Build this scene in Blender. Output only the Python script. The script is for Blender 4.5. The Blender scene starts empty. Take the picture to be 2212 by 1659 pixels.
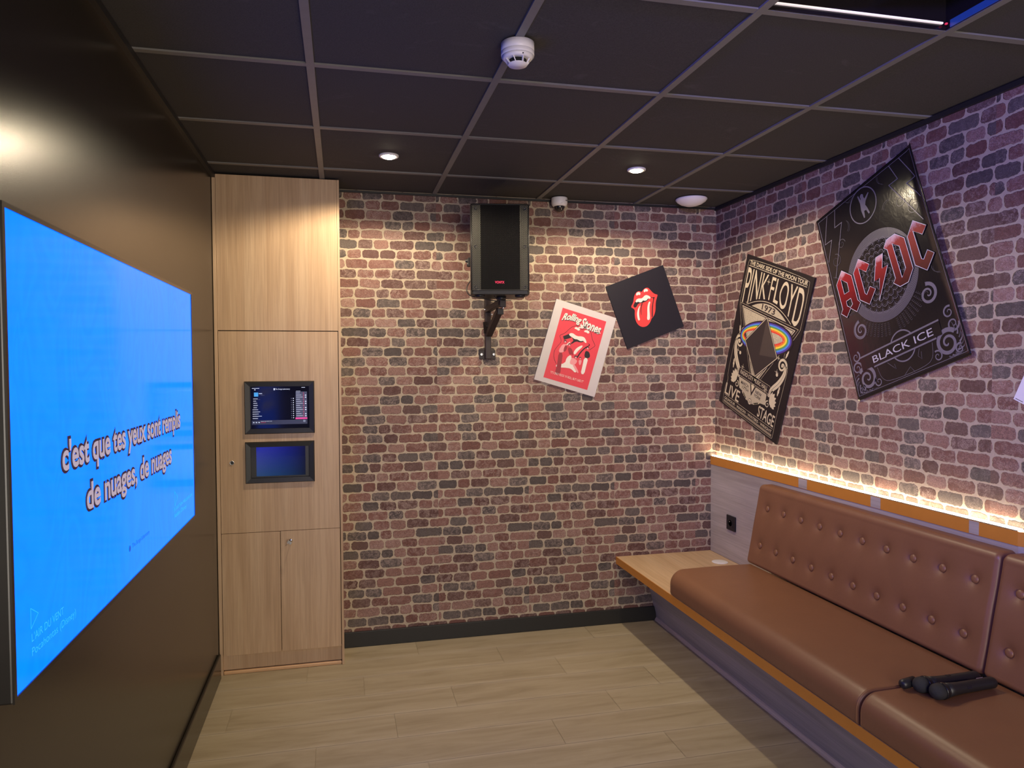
import bpy, bmesh, math, random
from math import pi, sin, cos, radians
from mathutils import Vector, Matrix
from mathutils.geometry import tessellate_polygon
random.seed(7)
SC = bpy.context.scene
COL = SC.collection
# ------------------------------------------------------------------ camera
cd = bpy.data.cameras.new('camera'); cam = bpy.data.objects.new('camera', cd); COL.objects.link(cam)
cam.location = (0.0853, -3.5174, 1.5592)
cam.rotation_mode = 'XYZ'; cam.rotation_euler = (1.540408, 0.005046, -0.220664)
cd.sensor_fit = 'HORIZONTAL'; cd.sensor_width = 36.0
cd.lens = 1511.4066 / 2212 * 36.0
cd.shift_x = 29.346 / 2212; cd.shift_y = 3.692 / 2212
cd.clip_start = 0.02; cd.clip_end = 50
SC.camera = cam
# ------------------------------------------------------------------ world, exposure
w = bpy.data.worlds.new('world'); SC.world = w; w.use_nodes = True
w.node_tree.nodes['Background'].inputs[0].default_value = (0.01, 0.01, 0.015, 1)
w.node_tree.nodes['Background'].inputs[1].default_value = 0.3
SC.view_settings.view_transform = 'Standard'; SC.view_settings.look = 'None'
SC.view_settings.exposure = 0.0; SC.view_settings.gamma = 1.0; SC.view_settings.use_curve_mapping = False
# ------------------------------------------------------------------ room numbers (metres)
XL, XR, YB, YN, HC = -0.53, 2.333, 0.395, -5.1, 2.508
XK, YK = 0.0835, 0.174                      # cabinet right edge, cabinet front
LAMPS = [(0.307, -0.271), (1.510, -0.285)]
LAMP_W, TV_B, LED_S = 84.0, 3.2, 32.0
# ------------------------------------------------------------------ lights
def lamp(name, kind, loc, energy, color, **kw):
    l = bpy.data.lights.new(name, kind); l.energy = energy; l.color = color
    for k, v in kw.items(): setattr(l, k, v)
    o = bpy.data.objects.new(name, l); COL.objects.link(o); o.location = loc
    return o
for i, (x, y) in enumerate(LAMPS):
    lamp('downlight_beam', 'SPOT', (x, y, HC - 0.012), LAMP_W, (1.0, 0.82, 0.57), spot_size=radians(161), spot_blend=0.30, shadow_soft_size=0.03)
# coloured party lights fitted to the ceiling behind the camera
def aim(o, t):
    o.rotation_euler = (Vector(t) - o.location).to_track_quat('-Z', 'Y').to_euler()
aim(lamp('violet_wash_beam', 'SPOT', (-0.30, -3.95, 2.34), 380.0, (0.19, 0.17, 1.0), spot_size=radians(64), spot_blend=0.9, shadow_soft_size=0.05), (2.33, -1.6, 2.08))
# added soft neutral fill from behind the camera, no known source there
d_ = lamp('fill_light', 'AREA', (1.0, YN + .03, 1.25), 72.0, (1.0, 0.90, 0.78), shape='RECTANGLE', size=1.3, size_y=2.1); aim(d_, (1.0, 0, 1.25))
aim(lamp('pink_wash_beam', 'SPOT', (0.75, -4.10, 2.34), 9.0, (1.0, 0.30, 0.42), spot_size=radians(70), spot_blend=0.8, shadow_soft_size=0.05), (0.7, -1.3, 2.4))
# ------------------------------------------------------------------ helpers
def empty(name, loc=(0, 0, 0), rot=None, mat=None):
    o = bpy.data.objects.new(name, None); COL.objects.link(o); o.empty_display_size = 0.05
    if mat is not None: o.matrix_world = mat
    else:
        o.location = loc
        if rot: o.rotation_euler = rot
    return o
def tag(o, label=None, cat=None, group=None, kind=None):
    if label: o['label'] = label
    if cat: o['category'] = cat
    if group: o['group'] = group
    if kind: o['kind'] = kind
    return o
def smooth_path(pts, it=1, closed=True):
    for _ in range(it):
        q = []; n = len(pts)
        rng = range(n) if closed else range(n - 1)
        if not closed: q.append(pts[0])
        for i in rng:
            a, b = pts[i], pts[(i + 1) % n]
            q.append(tuple(a[k] * .75 + b[k] * .25 for k in range(len(a)))); q.append(tuple(a[k] * .25 + b[k] * .75 for k in range(len(a))))
        if not closed: q.append(pts[-1])
        pts = q
    return pts
class MB:
    def __init__(s): s.v = []; s.f = []; s.m = []; s.sm = []
    def add(s, vs, fs, m=0, sm=False):
        b = len(s.v); s.v += [tuple(x) for x in vs]
        for f in fs: s.f.append([b + i for i in f]); s.m.append(m); s.sm.append(sm)
        return s
    def box(s, a, b, m=0):
        (x0, y0, z0), (x1, y1, z1) = a, b
        vs = [(x0,y0,z0),(x1,y0,z0),(x1,y1,z0),(x0,y1,z0),(x0,y0,z1),(x1,y0,z1),(x1,y1,z1),(x0,y1,z1)]
        return s.add(vs, [(0,3,2,1),(4,5,6,7),(0,1,5,4),(1,2,6,5),(2,3,7,6),(3,0,4,7)], m)
    def obox(s, c, h, M, m=0):     # oriented box: centre, half sizes, 3x3
        vs = []
        for z in (-1, 1):
            for x, y in ((-1,-1),(1,-1),(1,1),(-1,1)):
                vs.append(Vector(c) + M @ Vector((x*h[0], y*h[1], z*h[2])))
        return s.add(vs, [(0,3,2,1),(4,5,6,7),(0,1,5,4),(1,2,6,5),(2,3,7,6),(3,0,4,7)], m)
    def bar(s, p, q, w, h, m=0, up=(0, 0, 1)):   # rectangular bar from p to q
        p, q = Vector(p), Vector(q); d = (q - p); L = d.length; d.normalize()
        u = Vector(up); r = d.cross(u)
        if r.length < 1e-4: r = d.cross(Vector((0, 1, 0)))
        r.normalize(); u = r.cross(d)
        return s.obox((p + q) / 2, (w / 2, h / 2, L / 2), Matrix((r, u, d)).transposed(), m)
    def lathe(s, prof, c=(0, 0, 0), n=32, m=0, M=None, sm=True, sx=1, sy=1):
        vs = []; fs = []
        for r, z in prof:
            for i in range(n):
                a = 2 * pi * i / n; p = Vector((r * cos(a) * sx, r * sin(a) * sy, z))
                vs.append((M @ p if M is not None else p) + Vector(c))
        for j in range(len(prof) - 1):
            for i in range(n):
                k = (i + 1) % n; fs.append((j*n+i, j*n+k, (j+1)*n+k, (j+1)*n+i))
        s.add(vs, fs, m, sm)
        b = len(s.v) - len(vs); 
        if prof[0][0] > 1e-5: s.f.append([b + i for i in range(n)][::-1]); s.m.append(m); s.sm.append(False)
        if prof[-1][0] > 1e-5: s.f.append([b + (len(prof)-1)*n + i for i in range(n)]); s.m.append(m); s.sm.append(False)
        return s
    def tube(s, pts, r, n=10, m=0, closed=False):
        P = [Vector(p) for p in pts]; vs = []; fs = []; N = len(P)
        nrm = None
        for i, p in enumerate(P):
            if closed: t = (P[(i+1) % N] - P[i-1])
            else: t = P[min(i+1, N-1)] - P[max(i-1, 0)]
            t.normalize()
            if nrm is None:
                nrm = t.cross(Vector((0, 0, 1)))
                if nrm.length < 1e-3: nrm = t.cross(Vector((0, 1, 0)))
            nrm = (nrm - t * nrm.dot(t)).normalized(); bi = t.cross(nrm)
            for k in range(n):
                a = 2*pi*k/n; vs.append(p + nrm * (r*cos(a)) + bi * (r*sin(a)))
        R = N if closed else N - 1
        for i in range(R):
            for k in range(n):
                a, b = i*n+k, i*n+(k+1) % n; c, d = ((i+1) % N)*n+(k+1) % n, ((i+1) % N)*n+k
                fs.append((a, b, c, d))
        if not closed: fs += [tuple(range(n))[::-1], tuple((N-1)*n+k for k in range(n))]
        return s.add(vs, fs, m, True)
    def prism(s, poly, fn, d0, d1, m=0):   # poly 2-D, fn(a,b,d) -> 3-D
        n = len(poly); vs = [fn(a, b, d0) for a, b in poly] + [fn(a, b, d1) for a, b in poly]
        fs = [tuple(range(n))[::-1], tuple(range(n, 2*n))] + [(i, (i+1) % n, n+(i+1) % n, n+i) for i in range(n)]
        return s.add(vs, fs, m)
    # flat printed shapes in a local (s,t) plane, n = height of the ink layer
    def flat(s, poly, z=0.0, holes=(), m=0):
        loops = [[Vector((a, b, 0)) for a, b in poly]] + [[Vector((a, b, 0)) for a, b in h] for h in holes]
        tr = tessellate_polygon(loops); pts = [p for l in loops for p in l]
        fs = []
        for a, b, c in tr:
            A, B, Cc = pts[a], pts[b], pts[c]
            if (B.x-A.x)*(Cc.y-A.y)-(B.y-A.y)*(Cc.x-A.x) < 0: a, b = b, a
            fs.append((a, b, c))
        return s.add([(p.x, p.y, z) for p in pts], fs, m)
    def stroke(s, pts, wd, z=0.0, closed=False, m=0, taper=None):
        n = len(pts); L = []; R = []
        for i in range(n):
            a = pts[(i-1) % n] if (closed or i > 0) else pts[i]; b = pts[(i+1) % n] if (closed or i < n-1) else pts[i]
            dx, dy = b[0]-a[0], b[1]-a[1]; l = math.hypot(dx, dy) or 1e-9
            h = wd / 2 * (taper(i/(n-1)) if taper else 1)
            L.append((pts[i][0]-dy/l*h, pts[i][1]+dx/l*h)); R.append((pts[i][0]+dy/l*h, pts[i][1]-dx/l*h))
        fs = []; R_ = n if closed else n-1
        for i in range(R_):
            j = (i+1) % n; fs.append((n+i, n+j, j, i))
        return s.add([(a, b, z) for a, b in L+R], fs, m)
    def disc(s, c, r, z=0.0, m=0, n=32, ry=None):
        ry = ry or r
        return s.add([(c[0]+r*cos(2*pi*i/n), c[1]+ry*sin(2*pi*i/n), z) for i in range(n)], [tuple(range(n))], m)
    def ring(s, c, r0, r1, z=0.0, m=0, n=64):
        vs = [(c[0]+r*cos(2*pi*i/n), c[1]+r*sin(2*pi*i/n), z) for r in (r0, r1) for i in range(n)]
        return s.add(vs, [(i, n+i, n+(i+1) % n, (i+1) % n)[::-1] if False else (i, n+i, n+(i+1) % n, (i+1) % n) for i in range(n)], m)
    def rect(s, a, b, z=0.0, m=0): return s.add([(a[0],a[1],z),(b[0],a[1],z),(b[0],b[1],z),(a[0],b[1],z)], [(0,1,2,3)], m)
    def text(s, txt, box, z=0.0, m=0, off=0.0, shear=0.0, fn=None, res=3, keep=False):
        vs, fs, bb = glyphs(txt, off, shear, res)
        x0, y0, x1, y1 = box; sx = (x1-x0)/(bb[2]-bb[0]); sy = (y1-y0)/(bb[3]-bb[1])
        out = []
        for x, y in vs:
            X = x0+(x-bb[0])*sx; Y = y0+(y-bb[1])*sy
            if fn: X, Y = fn((x-bb[0])/(bb[2]-bb[0]), (y-bb[1])/(bb[3]-bb[1]), X, Y)
            out.append((X, Y, z))
        return s.add(out, fs, m)
    def build(s, name, mats, parent=None, bevel=0, seg=2, warp=None, local=False, recalc=False, cut=0):
        me = bpy.data.meshes.new(name)
        V = s.v
        if parent is not None and not local:
            inv = parent.matrix_basis.inverted(); V = [inv @ Vector(p) for p in V]
        me.from_pydata([tuple(p) for p in V], [], s.f); 
        if not isinstance(mats, (list, tuple)): mats = [mats]
        for mt in mats: me.materials.append(mt)
        me.polygons.foreach_set('material_index', s.m); me.polygons.foreach_set('use_smooth', s.sm)
        if warp or recalc or cut:
            bm = bmesh.new(); bm.from_mesh(me)
            if warp or cut:
                lim = cut or 0.03
                for _ in range(5):
                    ed = [e for e in bm.edges if e.calc_length() > lim]
                    if not ed: break
                    bmesh.ops.subdivide_edges(bm, edges=ed, cuts=1, use_grid_fill=False)
                bmesh.ops.triangulate(bm, faces=[f for f in bm.faces if len(f.verts) > 4])
            if warp:
                for v in bm.verts: v.co = Vector(warp(*v.co))
            if recalc: bmesh.ops.recalc_face_normals(bm, faces=bm.faces[:])
            bm.to_mesh(me); bm.free()
        me.update()
        o = bpy.data.objects.new(name, me); COL.objects.link(o)
        if parent is not None: o.parent = parent
        if bevel:
            b = o.modifiers.new('bevel', 'BEVEL'); b.width = bevel; b.segments = seg; b.limit_method = 'ANGLE'; b.angle_limit = radians(40)
            b.harden_normals = False
        return o
_gc = {}
def glyphs(txt, off, shear, res):
    key = (txt, round(off, 4), round(shear, 3), res)
    if key in _gc: return _gc[key]
    cu = bpy.data.curves.new('t', 'FONT'); cu.body = txt; cu.size = 1.0; cu.offset = off; cu.shear = shear; cu.resolution_u = res
    cu.fill_mode = 'FRONT' if hasattr(cu, 'fill_mode') else cu.fill_mode
    o = bpy.data.objects.new('t', cu); COL.objects.link(o)
    dg = bpy.context.evaluated_depsgraph_get(); dg.update()
    me = bpy.data.meshes.new_from_object(o.evaluated_get(dg))
    vs = [(v.co.x, v.co.y) for v in me.vertices]; fs = []
    for p in me.polygons:
        f = list(p.vertices)
        if p.normal.z < 0: f = f[::-1]
        fs.append(f)
    bpy.data.objects.remove(o); bpy.data.curves.remove(cu); bpy.data.meshes.remove(me)
    bb = (min(v[0] for v in vs), min(v[1] for v in vs), max(v[0] for v in vs), max(v[1] for v in vs))
    _gc[key] = (vs, fs, bb); return _gc[key]
def copy_tree(o, parent=None):
    c = o.copy(); COL.objects.link(c)
    if parent is not None: c.parent = parent
    for ch in list(o.children): copy_tree(ch, c)
    return c
# ------------------------------------------------------------------ materials
class NT:
    def __init__(s, name):
        s.mat = bpy.data.materials.new(name); s.mat.use_nodes = True; s.t = s.mat.node_tree; s.n = s.t.nodes; s.l = s.t.links
        s.b = s.n['Principled BSDF']
    def add(s, typ, **kw):
        n = s.n.new(typ)
        for k, v in kw.items(): setattr(n, k, v)
        return n
    def put(s, sock, val):
        if isinstance(val, bpy.types.NodeSocket): s.l.new(val, sock)
        else:
            if hasattr(sock.default_value, '__len__') and len(sock.default_value) == 4 and len(val) == 3: val = (*val, 1)
            sock.default_value = val
    def math(s, op, a, b=0.0, c=None, clamp=False):
        n = s.add('ShaderNodeMath', operation=op); n.use_clamp = clamp
        s.put(n.inputs[0], a); s.put(n.inputs[1], b)
        if c is not None: s.put(n.inputs[2], c)
        return n.outputs[0]
    def noise(s, vec, scale, detail=2.0, rough=0.5, dist=0.0, out=0):
        n = s.add('ShaderNodeTexNoise'); s.put(n.inputs['Vector'], vec)
        n.inputs['Scale'].default_value = scale; n.inputs['Detail'].default_value = detail; n.inputs['Roughness'].default_value = rough; n.inputs['Distortion'].default_value = dist
        return n.outputs[out]
    def ramp(s, fac, stops, interp='LINEAR'):
        n = s.add('ShaderNodeValToRGB'); n.color_ramp.interpolation = interp; e = n.color_ramp.elements
        while len(e) < len(stops): e.new(0.5)
        for i, (p, c) in enumerate(stops):
            e[i].position = p; e[i].color = (*c, 1) if len(c) == 3 else c
        s.put(n.inputs[0], fac); return n.outputs[0]
    def mix(s, fac, a, b, blend='MIX'):
        n = s.add('ShaderNodeMix', data_type='RGBA', blend_type=blend)
        s.put(n.inputs[0], fac); s.put(n.inputs[6], a); s.put(n.inputs[7], b); return n.outputs[2]
    def coord(s, scale=(1, 1, 1), out='Object', loc=(0, 0, 0)):
        t = s.add('ShaderNodeTexCoord'); m = s.add('ShaderNodeMapping'); s.l.new(t.outputs[out], m.inputs[0])
        m.inputs['Scale'].default_value = scale; m.inputs['Location'].default_value = loc; return m.outputs[0]
    def bump(s, h, dist, strength=1.0):
        n = s.add('ShaderNodeBump'); n.inputs['Distance'].default_value = dist; n.inputs['Strength'].default_value = strength
        s.put(n.inputs['Height'], h); s.l.new(n.outputs[0], s.b.inputs['Normal'])
    def set(s, **kw):
        for k, v in kw.items(): s.put(s.b.inputs[k.replace('_', ' ')], v)
        return s.mat
def M(name, col, rough=0.5, metal=0.0, spec=0.5, var=0.12, scale=30.0, bump=0.0, emis=None, es=0.0, coat=0.0):
    k = NT(name)
    f = k.noise(k.coord(), scale, 3)
    c = k.mix(f, tuple(x * (1 - var) for x in col), tuple(min(1, x * (1 + var)) for x in col))
    k.set(Base_Color=c, Roughness=rough, Metallic=metal, Specular_IOR_Level=spec, Coat_Weight=coat)
    if bump: k.bump(k.noise(k.coord(), scale * 6, 4), bump)
    if emis: k.set(Emission_Color=emis, Emission_Strength=es)
    return k.mat
def wood(name, axis, lo, mid, hi, rough=0.42, scale=1.0, seed=0.0):
    k = NT(name)
    st = {'z': (14, 14, 0.9), 'y': (14, 0.9, 14), 'x': (0.9, 14, 14)}[axis]
    st = tuple(v * scale for v in st)
    co = k.coord(st, loc=(seed, seed, seed)); big = k.noise(co, 1.0, 3, 0.55, 0.6)
    st2 = {'z': (160, 160, 3.5), 'y': (160, 3.5, 160), 'x': (3.5, 160, 160)}[axis]
    fine = k.noise(k.coord(tuple(v * scale for v in st2)), 1.0, 4, 0.65)
    base = k.ramp(big, [(0.30, lo), (0.5, mid), (0.72, hi)])
    c = k.mix(k.math('MULTIPLY', k.ramp(fine, [(0.35, (1, 1, 1)), (0.62, (0, 0, 0))]), 0.35), base, tuple(x * 0.62 for x in lo))
    k.set(Base_Color=c, Roughness=rough, Specular_IOR_Level=0.4); k.bump(fine, 0.0004, 0.6)
    return k.mat
def brick(name, axis, shift):
    k = NT(name); t = k.add('ShaderNodeTexCoord'); sp = k.add('ShaderNodeSeparateXYZ'); k.l.new(t.outputs['Object'], sp.inputs[0])
    U0 = sp.outputs[axis]; V0 = sp.outputs[2]
    if axis == 1: U0 = k.math('MULTIPLY', U0, -1.0)
    U0 = k.math('ADD', U0, shift)
    Uf = k.math('MULTIPLY', k.math('FRACT', k.math('DIVIDE', U0, 0.53)), 0.53)
    cb = k.add('ShaderNodeCombineXYZ'); k.put(cb.inputs[0], Uf); k.put(cb.inputs[1], V0); P = cb.outputs[0]
    def wob(scale, amp, det=2.0):
        s = k.add('ShaderNodeSeparateColor'); k.put(s.inputs[0], k.noise(P, scale, det, out=1))
        return (k.math('MULTIPLY', k.math('SUBTRACT', s.outputs[0], 0.5), amp), k.math('MULTIPLY', k.math('SUBTRACT', s.outputs[1], 0.5), amp))
    a1, b1 = wob(13, 0.016); a2, b2 = wob(80, 0.0105, 3.0)
    U = k.math('ADD', k.math('ADD', Uf, a1), a2); V = k.math('ADD', k.math('ADD', V0, b1), b2)
    hh = 0.0535
    rv = k.math('DIVIDE', V, hh); row = k.math('FLOOR', rv); fv = k.math('FRACT', rv)
    dv = k.math('MULTIPLY', k.math('MINIMUM', fv, k.math('SUBTRACT', 1.0, fv)), hh)
    wv = k.math('ADD', k.math('DIVIDE', U, 0.106), k.math('MULTIPLY', row, 17.37))
    v1 = k.add('ShaderNodeTexVoronoi', voronoi_dimensions='1D', feature='F1'); k.put(v1.inputs['W'], wv); v1.inputs['Scale'].default_value = 1; v1.inputs['Randomness'].default_value = 0.86
    v2 = k.add('ShaderNodeTexVoronoi', voronoi_dimensions='1D', feature='DISTANCE_TO_EDGE'); k.put(v2.inputs['W'], wv); v2.inputs['Scale'].default_value = 1; v2.inputs['Randomness'].default_value = 0.86
    du = k.math('MULTIPLY', v2.outputs['Distance'], 0.106)
    mt, r = 0.0034, 0.016
    a = k.math('MAXIMUM', k.math('SUBTRACT', r + mt, du), 0.0); b = k.math('MAXIMUM', k.math('SUBTRACT', r + mt, dv), 0.0)
    d = k.math('SUBTRACT', r, k.math('SQRT', k.math('ADD', k.math('MULTIPLY', a, a), k.math('MULTIPLY', b, b))))
    mask = k.math('DIVIDE', d, 0.0014, clamp=True)
    sc = k.add('ShaderNodeSeparateColor'); k.put(sc.inputs[0], v1.outputs['Color'])
    bc = k.ramp(sc.outputs[0], [(0.0, (.19, .078, .060)), (.14, (.30, .155, .122)), (.28, (.115, .050, .042)), (.40, (.34, .195, .158)), (.50, (.115, .098, .088)), (.61, (.245, .112, .088)), (.74, (.145, .078, .064)), (.84, (.080, .070, .065))], 'CONSTANT')
    n1 = k.noise(P, 230, 5, 0.65, 1.2); n2 = k.noise(P, 42, 4, 0.6, 0.8); n3 = k.noise(P, 620, 2)
    bc = k.mix(k.math('MULTIPLY', k.ramp(n1, [(.40, (1, 1, 1)), (.56, (0, 0, 0))]), 0.55), bc, (.050, .022, .020))
    pt = k.math('MULTIPLY', k.ramp(n2, [(.46, (0, 0, 0)), (.60, (1, 1, 1))]), k.ramp(n1, [(.46, (0, 0, 0)), (.60, (1, 1, 1))]))
    bc = k.mix(k.math('MULTIPLY', pt, k.math('MULTIPLY', sc.outputs[1], 0.55)), bc, (.50, .39, .34))
    vn = k.math('ABSOLUTE', k.math('SUBTRACT', k.noise(P, 120, 3, 0.6, 2.0), 0.5)); vm = k.ramp(vn, [(.0, (1, 1, 1)), (.035, (0, 0, 0))])
    bc = k.mix(k.math('MULTIPLY', k.math('MULTIPLY', vm, k.ramp(n2, [(.40, (0, 0, 0)), (.52, (1, 1, 1))])), k.math('ADD', k.math('MULTIPLY', sc.outputs[1], .75), .1)), bc, (.58, .44, .38))
    vd = k.math('ABSOLUTE', k.math('SUBTRACT', k.noise(P, 75, 4, 0.6, 1.4), 0.47)); bc = k.mix(k.math('MULTIPLY', k.math('MULTIPLY', k.ramp(vd, [(.0, (1, 1, 1)), (.04, (0, 0, 0))]), sc.outputs[2]), .7), bc, (.045, .024, .02))
    bc = k.mix(k.math('MULTIPLY', k.ramp(n3, [(.55, (0, 0, 0)), (.68, (1, 1, 1))]), 0.18), bc, (.55, .42, .38))
    mc = k.mix(n1, (.37, .30, .215), (.55, .455, .33)); mc = k.mix(k.ramp(n2, [(.35, (0, 0, 0)), (.75, (.5, .5, .5))]), mc, (.34, .27, .22))
    k.set(Base_Color=k.mix(mask, mc, bc), Roughness=0.62, Specular_IOR_Level=0.35)
    h = k.math('ADD', k.math('MULTIPLY', mask, 1.0), k.math('MULTIPLY', k.math('MULTIPLY', n1, mask), 0.9))
    k.bump(h, 0.0022, 0.9)
    return k.mat
MAT = {}
MAT['brick_back'] = brick('brick_wallpaper_back', 0, 0.45); MAT['brick_right'] = brick('brick_wallpaper_right', 1, 0.1076)
MAT['oak'] = wood('pale_oak_vertical', 'z', (.45, .298, .175), (.53, .365, .225), (.58, .415, .265))
MAT['oak_y'] = wood('pale_oak_lengthwise', 'y', (.52, .345, .19), (.60, .42, .245), (.66, .48, .30))
MAT['panel'] = wood('grey_washed_wood', 'y', (.36, .31, .27), (.46, .41, .36), (.52, .47, .42), seed=3.0)
MAT['orange'] = M('orange_edge_band', (.56, .225, .03), 0.4, var=.06)
MAT['raw'] = wood('raw_pine_strip', 'x', (.55, .33, .17), (.66, .42, .24), (.72, .48, .30))
MAT['leather'] = M('brown_leatherette', (.205, .092, .042), 0.42, var=.10, scale=9, bump=0.0004, spec=.5)
MAT['leather_trim'] = M('brown_leatherette_piping', (.190, .085, .039), 0.42, var=.05)
MAT['blackp'] = M('black_plastic', (.014, .014, .015), 0.42, var=.1)
MAT['blackm'] = M('black_steel', (.020, .016, .016), 0.38, metal=.2, var=.15)
MAT['brownm'] = M('dark_brown_steel', (.022, .013, .013), 0.45, metal=.1, var=.1)
MAT['chrome'] = M('bright_zinc', (.62, .62, .64), 0.25, metal=1.0, var=.05)
MAT['white'] = M('white_plastic', (.78, .76, .74), 0.38, var=.02)
MAT['skirt'] = M('black_skirting', (.012, .012, .012), 0.5, var=.1)
MAT['dark_gap'] = M('dark_void', (.004, .004, .004), 0.9)
def leftwall():
    k = NT('dark_brown_lacquer'); n = k.noise(k.coord((1, 1, .35)), 5, 4, .6)
    k.set(Base_Color=k.mix(n, (.011, .009, .006), (.018, .0145, .010)), Roughness=.25, Specular_IOR_Level=.72)
    k.bump(k.noise(k.coord(), 420, 2), .0004, .25); return k.mat
MAT['lacquer'] = leftwall()
def tilemat():
    k = NT('charcoal_ceiling_tile'); n = k.noise(k.coord((1, 1.6, 1)), 240, 2); n2 = k.noise(k.coord((1, 2.2, 1)), 4.5, 6, .7, 1.0)
    c = k.mix(k.ramp(n, [(.3, (0,)*3), (.8, (1,)*3)]), (.046, .043, .042), (.070, .066, .064))
    c = k.mix(k.math('MULTIPLY', k.ramp(n2, [(.60, (0,)*3), (.78, (1,)*3)]), .22), c, (.18, .17, .17))
    k.set(Base_Color=c, Roughness=.8, Specular_IOR_Level=.2); k.bump(n, .0005, .5); return k.mat
MAT['tile'] = tilemat()
MAT['grid'] = M('dark_grey_grid_metal', (.155, .150, .140), .5, var=.08, spec=.4)
def floormat():
    k = NT('greige_vinyl_plank')
    a = k.add('ShaderNodeAttribute', attribute_name='plank'); sp = k.add('ShaderNodeSeparateColor'); k.put(sp.inputs[0], a.outputs['Color'])
    uv = k.add('ShaderNodeUVMap', uv_map='UVMap'); su = k.add('ShaderNodeSeparateXYZ'); k.put(su.inputs[0], uv.outputs[0])
    tc = k.add('ShaderNodeTexCoord'); ob = k.add('ShaderNodeVectorMath', operation='ADD'); k.put(ob.inputs[0], tc.outputs['Object'])
    cmb = k.add('ShaderNodeCombineXYZ'); k.put(cmb.inputs[0], k.math('MULTIPLY', sp.outputs[0], 9.0)); k.put(cmb.inputs[1], k.math('MULTIPLY', sp.outputs[1], 7.0)); k.put(ob.inputs[1], cmb.outputs[0])
    mp = k.add('ShaderNodeMapping'); mp.inputs['Scale'].default_value = (1.6, 13, 1); k.put(mp.inputs[0], ob.outputs[0])
    n = k.noise(mp.outputs[0], 1.3, 4, .6, 1.1)
    mp2 = k.add('ShaderNodeMapping'); mp2.inputs['Scale'].default_value = (8, 150, 1); k.put(mp2.inputs[0], ob.outputs[0]); f = k.noise(mp2.outputs[0], 1.0, 3, .6)
    c = k.ramp(n, [(.28, (.29, .235, .145)), (.5, (.375, .312, .205)), (.72, (.43, .365, .25))])
    c = k.mix(k.math('MULTIPLY', f, .22), c, (.20, .155, .105))
    e = k.math('MULTIPLY', k.math('ABSOLUTE', k.math('SUBTRACT', su.outputs[1], .5)), 2.0)
    c = k.mix(k.math('MULTIPLY', k.math('POWER', e, 6.0), .30), c, (.58, .51, .41))
    c = k.mix(k.math('MULTIPLY', sp.outputs[2], .22), c, (.22, .17, .12))
    k.set(Base_Color=c, Roughness=k.ramp(n, [(.3, (.42,)*3), (.7, (.5,)*3)]), Specular_IOR_Level=.4); k.bump(f, .0005, .4)
    return k.mat
MAT['floor'] = floormat()
S_AC={'A':[(-0.2171,0.1452),(-0.1654,0.0961),(-0.1635,-0.0243),(-0.1506,-0.0414),(-0.1835,-0.072),(-0.2154,-0.0419),(-0.2497,-0.0713),(-0.2796,-0.0414),(-0.2634,-0.0259),(-0.2667,0.0965)],'Ah1':[(-0.2337,0.1087),(-0.2008,0.0768),(-0.201,0.0354),(-0.2327,0.0352)],'Ah2':[(-0.2309,-0.0005),(-0.2012,0.001),(-0.1984,-0.0282),(-0.2153,-0.0377),(-0.2316,-0.0233)],'C':[(-0.105,0.1464),(-0.0522,0.0948),(-0.0789,0.0706),(-0.1166,0.107),(-0.1134,-0.015),(-0.1062,-0.0248),(-0.0774,0.0017),(-0.0512,-0.0227),(-0.103,-0.0721),(-0.1503,-0.0302),(-0.1512,0.099)],'B':[(0.0313,0.1029),(0.01,0.0441),(0.0422,0.0434),(-0.0456,-0.0791),(-0.0169,0.0105),(-0.0479,0.0107),(-0.0091,0.1036)],'Dd':[(0.1154,0.1477),(0.1558,0.107),(0.1588,-0.0309),(0.1202,-0.0727),(0.0749,-0.072),(0.0475,-0.0438),(0.0631,-0.0286),(0.0592,0.1046),(0.0437,0.1193),(0.067,0.1459)],'Dh':[(0.091,0.1162),(0.1218,0.0874),(0.1249,-0.0123),(0.096,-0.0415)],'C2':[(0.2151,0.1512),(0.2681,0.0993),(0.2407,0.0756),(0.2031,0.1113),(0.2079,-0.014),(0.2162,-0.022),(0.2441,0.0055),(0.2704,-0.0207),(0.219,-0.07),(0.1716,-0.0242),(0.1711,0.1021)]}
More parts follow.
